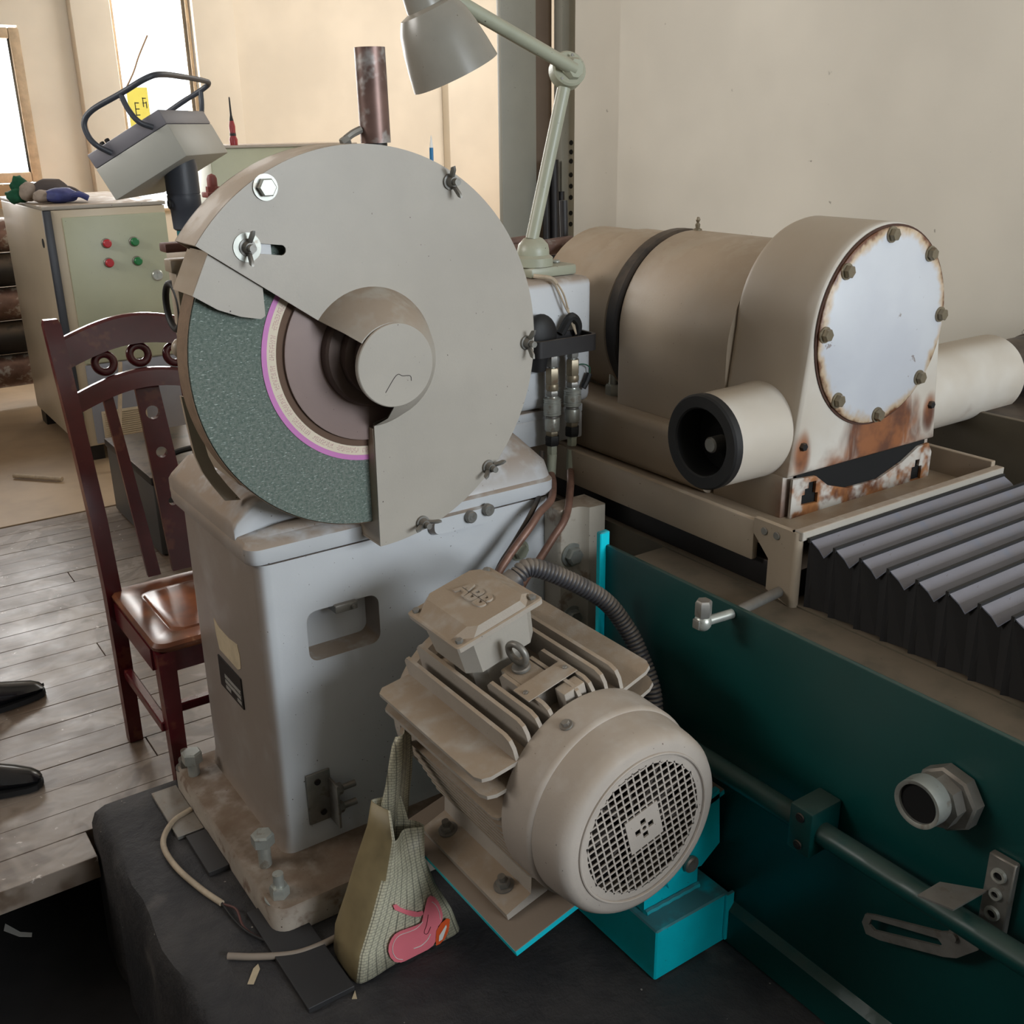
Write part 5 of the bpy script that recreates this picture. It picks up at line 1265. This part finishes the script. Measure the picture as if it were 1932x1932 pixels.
# taller back panel with a curled top
g = G(); R = []
for z, x0_, x1_, yo in ((.25, .690, .765, 1.478), (.32, .702, .768, 1.468), (.37, .710, .770, 1.458), (.42, .716, .770, 1.450), (.455, .722, .766, 1.446), (.470, .730, .758, 1.446)):
    R.append([Vector((x0_ + (x1_ - x0_) * k / 10, yo - .010 * sin(pi * k / 10 * 1.6), z + .008 * sin(pi * k / 10))) for k in range(11)])
gb = G(); gb.rings(R, False, False, closed=False)
bm = gb.bm; uvl = bm.loops.layers.uv.new('UVMap')
for f_ in bm.faces:
    for lp2 in f_.loops: lp2[uvl].uv = (lp2.vert.co.x * 1.5, lp2.vert.co.z)
ob2 = obj('back_panel', gb, 'bag', bag, 50)
mod = ob2.modifiers.new('thickness', 'SOLIDIFY'); mod.thickness = .0012
# printed figure: pink sole shape, strap and orange badge, following the bag front
def front(x, z):
    """a point just in front of the bag face"""
    y_ = None
    for a, b in zip(zs, zs[1:]):
        if a <= z <= b:
            u = (z - a) / (b - a)
            def ya(zz):
                L = [p for p in smooth_loop(W_[zz])][5:20]
                L = sorted((p.x, p.y) for p in L)
                for (xa, ya_), (xb, yb_) in zip(L, L[1:]):
                    if xa <= x <= xb: return ya_ + (yb_ - ya_) * (x - xa) / max(1e-6, xb - xa)
                return L[0][1] if x < L[0][0] else L[-1][1]
            y_ = ya(a) * (1 - u) + ya(b) * u
    return Vector((x, (y_ if y_ else 1.41) - .0055, z))
def decal(name, poly, mt, lift=0.0):
    g = G(); q = bmesh.new(); vs = [q.verts.new((a, b, 0)) for a, b in poly]; q.faces.new(vs)
    bmesh.ops.triangulate(q, faces=list(q.faces)); bmesh.ops.subdivide_edges(q, edges=list(q.edges), cuts=3, use_grid_fill=True)
    for v in q.verts: v.co = front(v.co.x, v.co.y) - Vector((0, lift, 0))
    g._merge(q)
    return obj(name, g, mt, obj_b, 60)
FR[obj_b] = FR[bag]
sole_p = [(.669, .061), (.675, .072), (.683, .079), (.697, .08), (.715, .077), (.732, .074), (.741, .074), (.745, .082), (.748, .092), (.755, .11), (.76, .121), (.767, .122), (.776, .113), (.783, .099), (.787, .083), (.789, .068), (.786, .056), (.776, .048), (.772, .022), (.762, .010), (.750, .0065), (.733, .0062), (.716, .0065), (.70, .0068), (.691, .0085), (.678, .017), (.67, .032), (.667, .048)]
decal('pink_print', sole_p, 'pink')
def line_print(pts, mt, r_=.0007):
    obj('outline_print', G().tube([front(a, b) - Vector((0, .0008, 0)) for a, b in pts], r_, 5, 3), mt, obj_b)
line_print([(.768, .108), (.776, .096), (.781, .080), (.782, .062)], 'white')
line_print([(.744, .076), (.730, .068), (.712, .069), (.694, .072), (.682, .066), (.676, .052), (.677, .036), (.684, .022), (.695, .014)], 'white')
line_print([(.757, .085), (.752, .066), (.745, .050), (.752, .044), (.760, .056)], 'maroon', .0005)
line_print([(.720, .026), (.736, .024), (.750, .030), (.758, .040)], 'white', .0009)
decal('strap_print', [(.684, .145), (.691, .144), (.699, .132), (.71, .121), (.722, .112), (.735, .102), (.747, .098), (.747, .09), (.739, .089), (.727, .095), (.713, .107), (.699, .121), (.687, .133)], 'pink')
decal('badge_print', [(.797, .057), (.803, .051), (.801, .039), (.797, .026), (.788, .014), (.777, .008), (.768, .008), (.768, .019), (.771, .041), (.782, .053)], 'orange', .0012)
decal('badge_text', [(.793, .045), (.794, .039), (.782, .016), (.774, .015), (.776, .028)], 'white', .002)

# ------------------------------------------------------------------ small things on the plinth
bc = thing('loose_cable', 'beige cable with split dark ends lying along the machine base', 'cable', (.46, 1.8, 0))
obj('sheath', G().tube([(.520, 2.10, .012), (.470, 2.08, .010), (.430, 2.02, .009), (.428, 1.93, .008), (.448, 1.83, .008), (.470, 1.76, .007)], .0065, 10), 'cable', bc)
obj('core_wire', G().tube([(.470, 1.76, .007), (.474, 1.70, .006), (.485, 1.64, .010), (.520, 1.585, .006), (.56, 1.56, .006)], .0028, 8), 'dark', bc)
obj('core_wire', G().tube([(.471, 1.757, .007), (.486, 1.72, .012), (.482, 1.67, .006), (.50, 1.62, .005), (.535, 1.585, .005)], .0026, 8), mat('brown_wire', (92, 56, 52), .5), bc)
obj('grey_cable', G().tube([(.428, 1.612, .008), (.470, 1.580, .008), (.530, 1.545, .008), (.580, 1.535, .008), (.64, 1.535, .009)], .0068, 10), mat('grey_cable', (146, 132, 118), .6), label='short grey cable lying on the plinth in front of the base', cat='cable')
obj('shim_plate', G().box((.500, 1.40, .001), (.592, 1.70, .012), .001, 1, mtx=Matrix.Translation((.0, 0, 0))), mat('shim_black', (46, 45, 46), .6), label='flat black shim plate sticking out under the base corner', cat='plate', smooth=0)
obj('shim_strip', G().box((.463, 2.02, .001), (.523, 2.22, .010), .001, 1), 'steel_dull', label='thin steel shim strip beside the rear of the base', cat='plate', smooth=0)
obj('shim_block', G().box((.478, 1.86, .001), (.523, 2.01, .013), .001, 1), mat('shim_dark', (54, 52, 52), .6), label='dark flat packing strip along the base edge', cat='plate', smooth=0)
def scrap(lab, pts, z, mt='paper'):
    obj('paper_scrap', G().prism(pts, (0, 0, z), X, Y, Z * .0012), mt, label=lab, cat='paper scrap', smooth=0)
scrap('torn yellowish paper scrap on the black plinth', [(.4345, 1.530), (.444, 1.523), (.468, 1.552), (.470, 1.566), (.458, 1.560)], .0008)
scrap('white paper scrap down in the dark pit', [(.112, 2.49), (.120, 2.515), (.146, 2.46), (.170, 2.44), (.166, 2.425), (.140, 2.445)], -.4185, 'white')
scrap('tiny paper scrap beside the bag foot', [(.578, 1.385), (.586, 1.380), (.592, 1.40)], .0008)
obj('rough_block', G().box((.557, 2.30, ZF + .003), (.64, 2.345, .12), .008), 'tan', label='small tan wooden block behind the machine column', cat='block') if False else None
